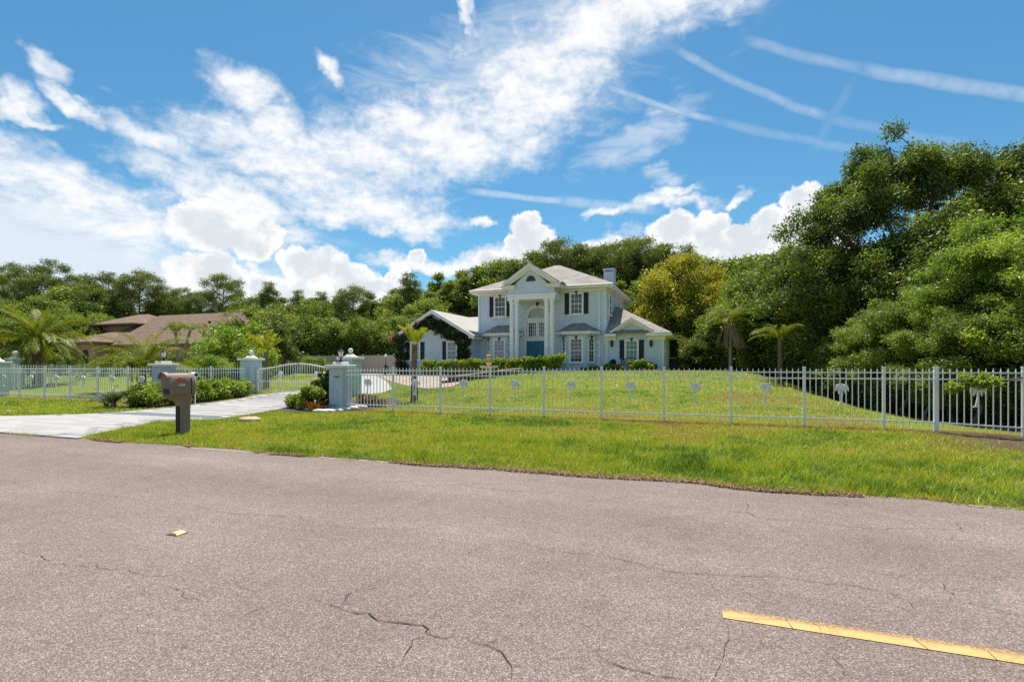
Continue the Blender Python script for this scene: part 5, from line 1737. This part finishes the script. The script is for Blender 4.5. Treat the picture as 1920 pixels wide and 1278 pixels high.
L_FLOW = leaf_mat('red_petal', [(0.0, (0.35, 0.02, 0.04)), (0.5, (0.55, 0.06, 0.08)), (1.0, (0.75, 0.30, 0.32))], .35, .03, (1, .8, .8))
L_WHITE = leaf_mat('white_petal', [(0.0, (0.6, 0.6, 0.52)), (1.0, (0.85, 0.84, 0.78))], .3, .03, (1, 1, 1))

pineA = make_tree('pine_tree', 1, 18, 3.0, .62, 17, 3, 1.05, 17000, .30, L_PINE, BARKP, 'pine', .55, .22, .25, .22)
pineB = make_tree('pine_tree', 2, 18, 2.6, .56, 17, 3, 1.0, 16000, .30, L_PINE, BARKP, 'pine', .55, .22, .2, .2)
pineC = make_tree('pine_tree', 3, 15, 2.2, .38, 22, 3, .85, 15000, .28, L_PINE, BARKP, 'cone', .5, .22, .15, .18)
brdA = make_tree('broadleaf_tree', 4, 14, 3.4, .14, 30, 3, 1.05, 30000, .24, L_MID, BARK, 'round', .75, .55, .45)
brdB = make_tree('broadleaf_tree', 5, 15, 1.9, .14, 36, 3, .68, 28000, .22, L_OLIVE, BARK, 'round', .75, .55, .55)
brdC = make_tree('broadleaf_tree', 6, 12, 3.8, .08, 30, 3, 1.05, 30000, .23, L_MID, BARK, 'round', .75, .55, .4)
hedT = make_tree('hedge_tree', 7, 6, 2.1, .24, 26, 3, .72, 24000, .16, L_MID, BARK, 'round', .85, .55, .45)
hedT2 = make_tree('hedge_tree', 8, 6, 2.0, .24, 26, 3, .70, 24000, .16, L_OLIVE, BARK, 'round', .85, .55, .5)
yelT = make_tree('yellow_tree', 9, 10, 3.1, .10, 30, 3, .9, 32000, .18, L_YEL, BARK, 'round', .8, .55, .55)
L_OAK = leaf_mat('oak_leaf', [(0.0, (0.040, 0.074, 0.016)), (0.5, (0.119, 0.184, 0.026)), (1.0, (0.291, 0.360, 0.050))], .42, .035)
oakA = env_tree('oak_tree', 10, [(0, 0, 10.2, 3.9, 3.6, 3.6), (-4.2, -.6, 8.3, 2.3, 2.2, 1.8), (-4.9, .2, 5.4, 2.5, 2.4, 2.2), (4.3, .6, 8.8, 2.5, 2.6, 2.4), (3.8, 0, 5.8, 2.6, 2.4, 2.0)], 230, .60, 150000, .122, L_OAK, BARK, .36, 5.2)
oakB = env_tree('oak_tree', 11, [(0, 0, 5.2, 3.4, 3.0, 3.0), (-1.8, -.8, 3.0, 2.2, 2.0, 1.9), (1.6, -.6, 3.2, 2.2, 2.2, 2.0)], 170, .58, 95000, .122, L_OAK, BARK, .24, 2.6)
oakC = env_tree('oak_tree', 12, [(0, 0, 9.5, 2.8, 2.6, 2.6), (1.8, 0, 7.2, 2.6, 2.4, 2.2), (-1.6, 0, 6.4, 2.4, 2.2, 2.2)], 130, .56, 64000, .122, L_OAK, BARK, .26, 5.0, low=.35)
brtA = env_tree('young_tree', 13, [(0, 0, 5.4, 2.3, 2.2, 2.2), (-1.3, -.5, 3.2, 2.0, 1.8, 1.7), (1.3, -.4, 3.0, 2.0, 1.8, 1.6), (0, -.6, 1.6, 1.9, 1.6, 1.2)], 160, .46, 66000, .098, L_BRIGHT, BARK, .10, 2.2, .62, .42, .5, .6, .35)
brtB = env_tree('young_tree', 14, [(0, 0, 4.2, 2.2, 2.0, 1.9), (-1.2, -.5, 2.4, 1.9, 1.7, 1.5), (1.2, -.4, 2.2, 1.9, 1.7, 1.4), (0, -.6, 1.2, 1.9, 1.6, 1.0)], 150, .44, 58000, .098, L_MID, BARK, .09, 1.8, .62, .42, .5, .6, .35)
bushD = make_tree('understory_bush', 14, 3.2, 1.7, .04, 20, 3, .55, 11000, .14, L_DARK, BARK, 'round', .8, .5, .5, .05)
bushM = make_tree('garden_bush', 15, 2.8, 1.5, .04, 22, 3, .5, 12000, .12, L_BRIGHT, BARK, 'round', .8, .6, .5, .05)

rt = random.Random(11)
def rot(): return rt.uniform(0, 6.28)
# pines behind the neighbour
for px, top, Y in [(22, 494, 52), (95, 489, 54), (150, 518, 56), (200, 511, 55), (265, 507, 57), (225, 530, 58), (305, 536, 60), (345, 540, 60), (415, 516, 58), (378, 548, 60), (60, 512, 50), (-40, 500, 50), (-90, 505, 50), (170, 535, 52)]:
    place_px(rt.choice((pineA, pineB)), px, top, Y, rot(), 'tall pine with a tufted crown in the row behind the brick house', group='pines behind the brick house')
for px, top, Y in [(10, 560, 46), (50, 572, 45), (105, 562, 48), (150, 570, 50), (195, 566, 54), (240, 574, 58), (290, 572, 60), (335, 580, 61), (385, 585, 60), (430, 575, 58), (80, 590, 40), (20, 600, 38), (128, 540, 52), (320, 556, 62), (-40, 560, 44), (-100, 560, 42), (135, 590, 44), (180, 588, 46)]:
    kd = rt.choice((brdA, brdC, brdC))
    place_px(kd, px, top, Y, rot(), 'rounded mid green tree filling the wood beside the brick house' if kd is brdA else 'rounded dark green tree filling the wood beside the brick house', group='trees beside the brick house', sx=1.15)
# wood behind the hedge trees
for px, top, Y, k in [(470, 556, 58, 'c'), (503, 530, 56, 'q'), (535, 560, 58, 'b'), (575, 560, 60, 'c'), (612, 570, 60, 'a'), (665, 535, 54, 'p'), (640, 560, 58, 'c'), (700, 552, 58, 'b'), (735, 545, 60, 'b'), (770, 513, 56, 'q'), (755, 540, 58, 'c'), (800, 548, 58, 'b'), (790, 560, 54, 'c'), (835, 530, 60, 'b'), (875, 508, 62, 'q'), (870, 525, 60, 'b'), (905, 505, 62, 'b'), (940, 490, 62, 'a'), (975, 492, 62, 'b'), (520, 575, 54, 'c'), (680, 580, 54, 'b'), (600, 548, 62, 'q'), (560, 545, 62, 'q')]:
    if k in 'pq':
        place_px(pineA if k == 'p' else pineC, px, top, Y, rot(), 'slender pine standing above the trees behind the tan fence', group='pines behind the tan fence')
    else:
        place_px({'a': brdA, 'b': brdB, 'c': brdC}[k], px, top, Y, rot(), {'a': 'mid green', 'b': 'olive green', 'c': 'dark green'}[k] + ' leafy tree in the wood behind the tan fence', group='trees behind the tan fence', sx=1.12)
for i, px in enumerate(range(452, 762, 22)):
    top = 596 + rt.uniform(-8, 14) if px > 520 else 585 + rt.uniform(-6, 8)
    place_px(hedT if i % 3 else hedT2, px, top, 49.6 + rt.uniform(-.4, .8), rot(), ('dense green hedge tree growing over the tan vinyl fence' if i % 3 else 'dense olive hedge tree growing over the tan vinyl fence'), group='hedge trees along the tan fence', sx=1.05)
# wood behind the blue house
for px, top, Y, k in [(1015, 478, 60, 'b'), (1056, 449, 58, 'p'), (1035, 490, 58, 'a'), (1080, 482, 62, 'b'), (1105, 475, 60, 'b'), (1132, 462, 58, 'p'), (1150, 470, 60, 'b'), (1165, 455, 62, 'p'), (1190, 458, 60, 'b'), (1212, 447, 58, 'p'), (1235, 470, 58, 'b'), (1215, 520, 52, 'a'), (1170, 530, 54, 'b'), (1000, 474, 60, 'q'), (1088, 460, 58, 'q'), (1182, 448, 60, 'q'), (1252, 458, 58, 'q'), (1110, 466, 62, 'q'), (960, 488, 60, 'q'), (1285, 462, 60, 'q'), (1300, 485, 58, 'a'), (1335, 490, 56, 'a'), (1375, 488, 56, 'a'), (1240, 560, 50, 'c'), (1415, 482, 54, 'a'), (1120, 520, 56, 'a'), (990, 500, 60, 'b'), (1060, 500, 60, 'b')]:
    if k in 'pq':
        place_px(pineA if k == 'p' else pineC, px, top, Y, rot(), 'pine rising above the trees behind the blue house', group='pines behind the blue house')
    else:
        place_px({'a': brdA, 'b': brdB, 'c': brdC}[k], px, top, Y, rot(), {'a': 'mid green', 'b': 'olive green', 'c': 'dark green'}[k] + ' tree in the wood behind the blue house', group='trees behind the blue house', sx=1.12)
for px in range(820, 1240, 19):
    top = 528 - (px - 820) * .22 + rt.uniform(-12, 16) if px < 1000 else 486 + rt.uniform(-26, 24)
    place_px(brdB, px, top, 64 + rt.uniform(-3, 5), rot(), 'narrow feathery olive tree in the rear row behind the blue house', group='narrow trees behind the blue house')
place_px(yelT, 1268, 484, 49, 1.0, 'bright yellow green tree beside the right wing of the blue house', sx=1.0)
place_px(yelT, 1352, 532, 47, 2.4, 'smaller yellow green tree between the house and the dark wood', sx=1.0)
for px, top, Y, k in [(1395, 535, 42, 'c'), (1432, 505, 40, 'a'), (1478, 490, 38, 'c'), (1320, 540, 48, 'c'), (1510, 520, 36, 'c')]:
    place_px({'a': brdA, 'c': brdC}[k], px, top, Y, rot(), 'dark green tree at the edge of the wood right of the house', group='trees at the wood edge', sx=1.1)
# the big oaks on the right
def place_oak(pr, px, Y, h, rt_, label, sx=1.0):
    x = at(px, 600, Y).x
    return place(pr, x, Y, h, rt_, label, sx=sx)
place_oak(oakA, 1692, 31.5, 13.2, .35, 'tall spreading oak with forked limbs towering over the right end of the fence')
place_oak(oakB, 1585, 31.5, 8.4, 0.4, 'broad dark oak whose low branches hang over the lawn edge')
place_oak(oakB, 1640, 28.5, 6.6, 2.4, 'lower dark oak in front of the tallest oak trunk')
place_oak(oakC, 1905, 33.5, 12.8, 1.0, 'thin topped oak behind the bright young trees')
place_oak(oakB, 1490, 38.0, 9.0, 5.0, 'dark oak at the corner of the wood behind the leaning palm')
place_oak(oakC, 2080, 30, 12.5, 3.0, 'tall oak outside the fence corner')
place_oak(oakB, 1780, 28.0, 8.6, 4.0, 'dark oak filling the gap behind the bright young trees')
# young bright trees close behind the fence
for px, top, Y, pr, sx in [(1700, 545, 22.5, brtB, 1.05), (1795, 500, 21.0, brtA, 1.05), (1885, 410, 20.5, brtA, 1.0), (1640, 585, 24.5, brtB, 1.15), (1960, 420, 18.8, brtA, 1.0), (1835, 560, 19.0, brtB, 1.1), (1745, 590, 20.5, brtB, 1.1), (2040, 440, 17.5, brtA, 1.0), (1590, 615, 27.0, brtB, 1.0)]:
    place_px(pr, px, top, Y, rot(), ('bright yellow green young tree crowding behind the right end of the fence' if pr is brtA else 'lower mid green young tree among the bright ones behind the fence'), group='young trees behind the fence', sx=sx)
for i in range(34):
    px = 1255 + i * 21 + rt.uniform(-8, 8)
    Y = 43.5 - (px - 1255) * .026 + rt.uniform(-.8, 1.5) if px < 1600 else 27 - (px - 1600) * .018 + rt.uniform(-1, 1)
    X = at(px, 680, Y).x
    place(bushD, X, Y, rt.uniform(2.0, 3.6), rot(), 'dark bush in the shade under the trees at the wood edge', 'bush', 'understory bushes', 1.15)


# ------------------------------------------------------------------ palms
def frond_mesh(name, seed, L, th0, bend, wl, n, mat, w=.030, hang=.35, asp=None):
    """rachis along +X, arching; leaflets in two rows"""
    rg = np.random.RandomState(seed)
    V = []; F = []; T = []
    pts = [np.zeros(3)]; th = th0
    seg = 22
    dirs = []
    for i in range(seg):
        th = th0 - bend * ((i + .5) / seg) ** 1.3
        d = np.array([math.cos(th), 0, math.sin(th)]); dirs.append(d)
        pts.append(pts[-1] + d * L / seg)
    pts = np.array(pts)
    for i in range(seg):       # rachis as a flat tapering ribbon with a ridge
        w0 = .022 * (1 - i / seg) + .004; w1 = .022 * (1 - (i + 1) / seg) + .004
        b = len(V)
        V += [pts[i] + [0, w0, 0], pts[i] - [0, w0, 0], pts[i + 1] - [0, w1, 0], pts[i + 1] + [0, w1, 0]]
        F.append((b, b + 1, b + 2, b + 3)); T.append(.8)
        V += [pts[i], pts[i] - [0, 0, w0 * 1.4], pts[i + 1] - [0, 0, w1 * 1.4], pts[i + 1]]
        F.append((b + 4, b + 5, b + 6, b + 7)); T.append(.8)
    for k in range(n):
        t = .10 + .90 * (k + rg.rand() * .6) / n
        f = min(t, .999) * seg; i = int(f)
        p = pts[i] + (pts[i + 1] - pts[i]) * (f - i); d = dirs[i]
        upv = np.array([-d[2], 0, d[0]])
        ll = wl * (.35 + .65 * math.sin(math.pi * (.12 + .80 * t))) * rg.uniform(.85, 1.1)
        for s_ in (-1, 1):
            dr_ = d * (.55 + .5 * t) + np.array([0, s_, 0]) * (1.0 - .35 * t) + upv * rg.uniform(.05, .38)
            dr_ /= np.linalg.norm(dr_)
            mid = p + dr_ * ll * .5
            tip = p + dr_ * ll - np.array([0, 0, ll * hang * rg.uniform(.6, 1.4)])
            sw = np.cross(dr_, upv); sw /= np.linalg.norm(sw) + 1e-9
            b = len(V)
            V += [p, mid + sw * w * .5, tip, mid - sw * w * .5]
            F.append((b, b + 1, b + 2, b + 3)); T.append(float(np.clip(.45 + rg.normal() * .2 + .2 * t, 0, 1)))
    return np_mesh(name, np.array(V), np.array(F), mat, False, np.array(T))


def palm(label, x, y, ztop, trunk_r, fronds, mat_t, seed, curve=0.0, group=None, base_w=1.2, name='palm_tree', boots=True):
    """fronds: list of (mesh, how many, tilt range, scale)"""
    rg = random.Random(seed)
    z0 = hz(x, y)
    p = thing(name, label, 'palm', (x, y, z0 - .04), group)
    Ht = ztop - z0
    pts = []
    rad = []
    n = max(6, int(Ht / .12))
    for i in range(n + 1):
        t = i / n
        pts.append((x + curve * t * t, y, z0 - .04 + (Ht + .04) * t))
        rad.append(trunk_r * (base_w - (base_w - .85) * min(1, t * 1.6)) * (1.0 + (.10 if boots and i % 2 else 0)))
    MB().tube(pts, rad, 12).build('trunk', mat_t, p)
    top = Vector((x + curve, y, ztop)) - p.location
    k = 0
    for me, cnt, (t0_, t1_), sc in fronds:
        for i in range(cnt):
            an = k * 2.399 + rg.uniform(-.25, .25); k += 1
            ti = rg.uniform(t0_, t1_)
            o = link('frond', me, p, top + Vector((math.cos(an) * trunk_r * .5, math.sin(an) * trunk_r * .5, rg.uniform(-.06, .06))), (0, 0, 0), sc * rg.uniform(.85, 1.12))
            o.rotation_euler = (Matrix.Rotation(an, 3, 'Z') @ Matrix.Rotation(-ti, 3, 'Y') @ Matrix.Rotation(rg.uniform(-.4, .4), 3, 'X')).to_euler()
    return p


F_up = frond_mesh('frond', 1, 2.8, R(62), R(60), .60, 66, L_PALM, .045)
F_out = frond_mesh('frond', 2, 2.9, R(32), R(70), .60, 66, L_PALM, .045)
F_low = frond_mesh('frond', 3, 2.7, R(2), R(65), .56, 60, L_PALM, .045)
F_feather = frond_mesh('frond', 4, 2.2, R(55), R(85), .42, 44, L_PALM, .026)
F_dead = frond_mesh('frond', 5, 1.7, R(-35), R(55), .30, 30, L_DEAD, .03, .7)
F_young = frond_mesh('frond', 6, 1.0, R(70), R(28), .34, 22, L_PALMY, .05, .12)
F_short = frond_mesh('frond', 7, 1.5, R(50), R(100), .42, 34, L_PALM, .030)
F_cyc = frond_mesh('frond', 8, .8, R(50), R(60), .16, 26, L_VINE, .02)

q = at(70, 640, 21.5)
palm('large date palm with a stout dark trunk and arching green fronds', q.x, 21.5, 3.05, .33, [(F_up, 12, (-.1, .35), 1.0), (F_out, 16, (-.25, .2), 1.05), (F_low, 12, (-.3, .15), 1.0)], PALMB, 1)
q = at(268, 690, 18.6)
palm('low feathery palm with pale arching fronds behind the left fence', q.x, 18.6, 1.35, .16, [(F_feather, 14, (-.05, .4), 1.25), (F_out, 16, (-.3, .1), 1.0)], PALMB, 2)
q = at(330, 640, 26.5)
palm('small palm with a bent trunk and bushy head before the brown roof', q.x + .2, 26.5, 3.9, .10, [(F_short, 13, (-.3, .3), .8)], PALMG, 3, curve=-.25)
palm('small palm with a leaning trunk and dark head beside the bent palm', q.x + .5, 26.6, 4.0, .10, [(F_short, 13, (-.3, .3), .8)], PALMG, 4, curve=.75)
q = at(499, 690, 21.8)
palm('young palm with a tapering trunk and upright yellow fronds by the gate', q.x, 21.8, 2.25, .12, [(F_young, 9, (-.2, .3), 1.1)], PALMB, 5)
q = at(777, 745, 18.3)
palm('young palm with a dark trunk and upright fronds on the lawn behind the fence', q.x, 18.3, 2.35, .125, [(F_young, 8, (-.5, .25), .85)], PALMB, 6)
q = at(1370, 690, 35.5)
palm('slim palm with a skirt of dead brown fronds at the edge of the wood', q.x, 35.5, 4.25, .10, [(F_short, 10, (.1, .6), 1.25), (F_out, 9, (-.25, .2), .66), (F_dead, 6, (-.45, .0), 1.0)], PALMG, 7)
q = at(1463, 690, 27.5)
palm('palm with a red brown trunk and drooping green fronds under the dark oak', q.x, 27.5, 2.75, .11, [(F_short, 7, (.1, .6), .85), (F_out, 7, (-.1, .35), .55)], PALMB, 8)


# ------------------------------------------------------------------ hedges, shrubs, vine
def leafy(name, label, cat, boxes, N, size, lm, seed, group=None, stems=True, up=.35, asp=.6, flowers=None, power=.4):
    """shrub or hedge: leaf clumps round given centres (x, y, z above ground, r)"""
    rg = np.random.RandomState(seed)
    C = np.array([(b[0], b[1], hz(b[0], b[1]) + b[2]) for b in boxes]); Q = np.array([b[3] for b in boxes])
    o0 = Vector((float(C[:, 0].mean()), float(C[:, 1].mean()), hz(C[:, 0].mean(), C[:, 1].mean())))
    root = thing(name, label, cat, o0, group)
    P, idx, d = clump_points(C, Q, N, rg, .9, power)
    P[:, 2] = np.maximum(P[:, 2], H(P[:, 0], P[:, 1]) + .02)
    cl = rg.uniform(-.15, .15, len(C))
    V, F = leaf_quads(P, size, rg, up, asp)
    me = np_mesh('foliage', V - np.array(o0, np.float32), F, lm, False, np.clip(.5 + cl[idx] + rg.normal(size=N) * .18, 0, 1))
    link('foliage', me, root)
    if stems:
        mb = MB()
        for c in C[:60]:
            b0 = Vector((c[0] + rg.uniform(-.08, .08), c[1] + rg.uniform(-.08, .08), hz(c[0], c[1]) - .03))
            mb.tube([b0, Vector(tuple(c))], [.018, .006], 5, False)
        o = mb.build('stems', BARK, root); tag(o, kind='stuff')
    if flowers:
        nf, fm, fs = flowers
        pk = rg.choice(len(P), nf)
        for i, k in enumerate(pk):
            pp = P[k] + d[k] * .03
            fp = pp + rg.normal(size=(14, 3)) * fs * .45
            V, F = leaf_quads(fp, fs, rg, .3, .8)
            link('flower', np_mesh('flower', V - np.array(o0, np.float32), F, fm, False, rg.rand(14)), root)['kind'] = 'stuff'
    return root


rs = random.Random(5)
def row(p0, p1, n, zr, rr, jit=.15):
    out = []
    for i in range(n):
        t = (i + .5) / n
        out.append((p0[0] + (p1[0] - p0[0]) * t + rs.uniform(-jit, jit), p0[1] + (p1[1] - p0[1]) * t + rs.uniform(-jit, jit), rs.uniform(*zr), rs.uniform(*rr)))
    return out


hx0, hx1 = at(790, 690, 32.5).x, at(1062, 690, 32.5).x
leafy('hedge', 'long clipped bright green hedge across the front of the blue house', 'hedge',
      row((hx0, 32.5), (hx1 - .4, 32.5), 44, (.30, .55), (.28, .36), .12) + row((hx0, 32.6), (hx1, 32.6), 60, (.78, .98), (.22, .30), .18), 26000, .11, L_HEDGE, 1)
bx0, bx1 = at(1135, 690, 35.2).x, at(1168, 690, 35.2).x
leafy('flower_bed_shrub', 'low dry pinkish shrub border before the right wing', 'shrub', row((bx0, 35.1), (bx1, 35.1), 12, (.15, .35), (.18, .24)), 3500, .08, L_OLIVE, 2)
b1 = at(1196, 680, 35.0).x
leafy('flower_bed_shrub', 'bright yellow green shrub in front of the garden bench', 'shrub', row((b1 - .5, 35.0), (b1 + .9, 35.0), 14, (.2, .65), (.2, .28), .2), 5000, .11, L_HEDGE, 3)
b2 = at(1148, 676, 35.6).x
leafy('topiary', 'small round dark topiary against the right wing wall', 'shrub', [(b2, 35.6, .55, .2), (b2 + .08, 35.6, .62, .18)], 1500, .07, L_VINE, 4)
b3 = at(1218, 680, 35.5).x
leafy('topiary', 'dark low shrub below the right wall lantern', 'shrub', [(b3, 35.5, .4, .24), (b3 + .3, 35.5, .3, .2)], 1500, .08, L_DARK, 5)
b4 = at(1100, 690, 34.6).x
leafy('flower_bed_shrub', 'sparse low green plants below the bay window', 'shrub', row((b4 - .3, 34.6), (b4 + 1.6, 34.6), 10, (.1, .25), (.14, .2)), 2000, .09, L_HEDGE, 6)
b5 = at(1268, 668, 42.4).x
leafy('garden_shrub', 'yellow green shrub showing above the utility enclosure', 'shrub', row((b5 - .5, 42.6), (b5 + .5, 42.6), 8, (.9, 1.25), (.22, .3)), 2600, .12, L_HEDGE, 7)
# shrubs between the left pillars
leafy('shrub_row', 'bright green shrub row between the two left pillars beside the driveway', 'shrub',
      row((-18.95, 13.3), (-20.25, 18.9), 34, (.2, .45), (.26, .36), .16) + row((-19.2, 13.6), (-20.4, 18.8), 34, (.45, .74), (.22, .32), .2), 20000, .085, L_HEDGE, 8)
leafy('dark_shrub', 'dark green shrub at the foot of the left lamp pillar', 'shrub', row((-19.4, 13.0), (-20.3, 14.2), 14, (.15, .6), (.24, .34), .15), 6000, .085, L_DARK, 9)
cy = Vector((-20.35, 12.95, hz(-20.35, 12.95)))
cyp = palm('low dark cycad with stiff fronds beside the driveway', cy.x, cy.y, cy.z + .22, .10, [(F_cyc, 16, (-.3, .4), 1.05)], PALMB, 12, name='cycad')
cyp2 = palm('low bronze cycad at the corner of the shrub bed', cy.x - .55, cy.y + .1, cy.z + .16, .09, [(F_cyc, 12, (-.4, .2), .85)], PALMB, 13, name='cycad')
# bed at the numbered pillar
leafy('gardenia_bush', 'tall glossy bush with white flowers left of the numbered pillar', 'shrub', [(-12.75, 15.2, .35, .3), (-12.85, 15.3, .7, .28), (-12.6, 15.25, .95, .24), (-12.75, 15.2, 1.2, .2), (-13.15, 15.3, .85, .2), (-12.5, 15.3, 1.3, .14)], 4200, .10, L_DARK, 10, flowers=(16, L_WHITE, .06))
leafy('low_shrub', 'low green shrub spreading at the edge of the gate bed', 'shrub', row((-13.9, 14.9), (-12.7, 14.4), 14, (.14, .4), (.18, .26)), 5200, .075, L_HEDGE, 11)
leafy('yellow_shrub', 'yellow green shrub in front of the white flowered bush', 'shrub', row((-13.1, 14.7), (-12.5, 14.6), 8, (.35, .7), (.18, .24)), 3200, .085, L_HEDGE, 12)
F_brom = frond_mesh('leaf', 9, .45, R(62), R(50), .07, 12, L_RED, .03, .1)
br_ = thing('bromeliad', 'orange red bromeliad at the foot of the numbered pillar', 'plant', (-12.35, 14.25, hz(-12.35, 14.25)))
for k in range(34):
    an = k * 2.399; o = link('leaf', F_brom, br_, (.12 * math.cos(an) * (k % 3), .10 * math.sin(an) * (k % 3), .02), (0, 0, 0), rs.uniform(.7, 1.2))
    o.rotation_euler = (Matrix.Rotation(an, 3, 'Z') @ Matrix.Rotation(-rs.uniform(-.5, .5), 3, 'Y')).to_euler()
leafy('bed_plants', 'tan dry plants in the mulch behind the numbered pillar', 'shrub', row((-12.4, 16.8), (-11.0, 16.0), 14, (.08, .3), (.14, .2)), 2600, .08, L_DEAD, 13)
# bushes beyond the gate
qb = at(432, 640, 27.5)
place_px(bushM, 446, 606, 27.5, 1.0, 'large bright green bush behind the left gate pillar', 'bush', sx=.95)
place_px(bushM, 480, 632, 27.5, 2.0, 'rounded green bush beside the young yellow palm', 'bush', sx=1.0)
place_px(bushM, 402, 664, 25.0, 3.0, 'low bright bush behind the short picket fence', 'bush', sx=1.25)
for px, top in [(455, 600), (485, 600), (512, 630)]:
    place_px(bushD, px, top, 33.5, rot(), 'dark bush in front of the hedge trees beyond the gate', 'bush', 'dark bushes beyond the gate', 1.15)
place_px(bushM, 590, 668, 44.5, 4.0, 'low brown green bush against the tan vinyl fence', 'bush', sx=1.3)
for px, top in [(25, 655), (110, 660), (195, 668), (225, 664), (300, 660), (330, 664), (365, 660)]:
    place_px(bushD, px, top, 30, rot(), 'dark bush in the neighbouring garden below the date palm', 'bush', 'bushes below the date palm', 1.3)
leafy('croton_row', 'rusty red croton plants below the date palm', 'shrub', row((at(38, 690, 20.5).x, 20.5), (at(75, 690, 20.5).x, 20.5), 10, (.9, 1.35), (.22, .3), .15), 2600, .14, L_RED, 17)

# flowering vine on the gable of the left wing
pth = []
def vine_pts():
    out = []
    for t in np.linspace(0, 1, 34):          # up the left corner, along both rakes, down the right side
        if t < .24: x, z = -22.15 + rs.uniform(-.2, .3), .9 + (t / .24) * 2.9
        elif t < .5: f = (t - .24) / .26; x, z = -22.3 + f * 3.0, 3.65 + f * 1.35
        elif t < .78: f = (t - .5) / .28; x, z = -19.3 + f * 2.6, 5.0 - f * 1.45
        else: f = (t - .78) / .22; x, z = -16.75 + rs.uniform(-.15, .2), 3.6 - f * 2.5
        out.append((x, LY0 - .32, z))
    return out
vp = vine_pts()
boxes = []
for x, y, z in vp:
    for k in range(3):
        boxes.append((x + rs.uniform(-.32, .32), y + rs.uniform(-.18, .12), z - hz(x, y) + rs.uniform(-.45, .15), rs.uniform(.22, .42)))
vine = leafy('flowering_vine', 'dark flowering vine arching over the gable of the left wing', 'vine', boxes, 24000, .115, L_VINE, 14, stems=False)
MB().tube([Vector(p) + Vector((0, .12, 0)) for p in vp], .035, 6).build('stem', BARK, vine)
for px, py, s_ in [(737, 630, .24), (733, 640, .2), (783, 606, .14), (815, 626, .14), (868, 640, .1)]:
    c = at(px, py, LY0 - .75)
    rg = np.random.RandomState(int(px))
    P = np.array(c) + rg.normal(size=(60, 3)) * s_ * .42
    V, F = leaf_quads(P, .10, rg, .3, .8)
    link('flower', np_mesh('flower', V - np.array(ORG[vine.name]), F, L_FLOW, False, rg.rand(60)), vine)['kind'] = 'stuff'
# overhanging leafy branch in front of the fence at the right
ob = at(1845, 720, 14.45)
br = leafy('overhanging_branch', 'bright leafy branch reaching through the fence at its right end', 'branch',
           [(ob.x + dx_, 14.45 + rs.uniform(-.12, .12), 1.1 + dz_ - hz(ob.x, 14.45) + .0, rs.uniform(.09, .15)) for dx_, dz_ in [(-.55, -.10), (-.4, -.08), (-.2, .03), (-.05, -.02), (.1, .08), (.25, .06), (-.3, .12), (.0, .14)]], 900, .10, L_BRIGHT, 15, stems=False, up=.6, asp=.32)
MB().tube([(ob.x + 2.6, 16.0, 1.5), (ob.x + 1.2, 15.0, 1.28), (ob.x + .3, 14.5, 1.18), (ob.x - .5, 14.4, 1.02)], [.03, .022, .014, .005], 6).build('twig', BARK, br)
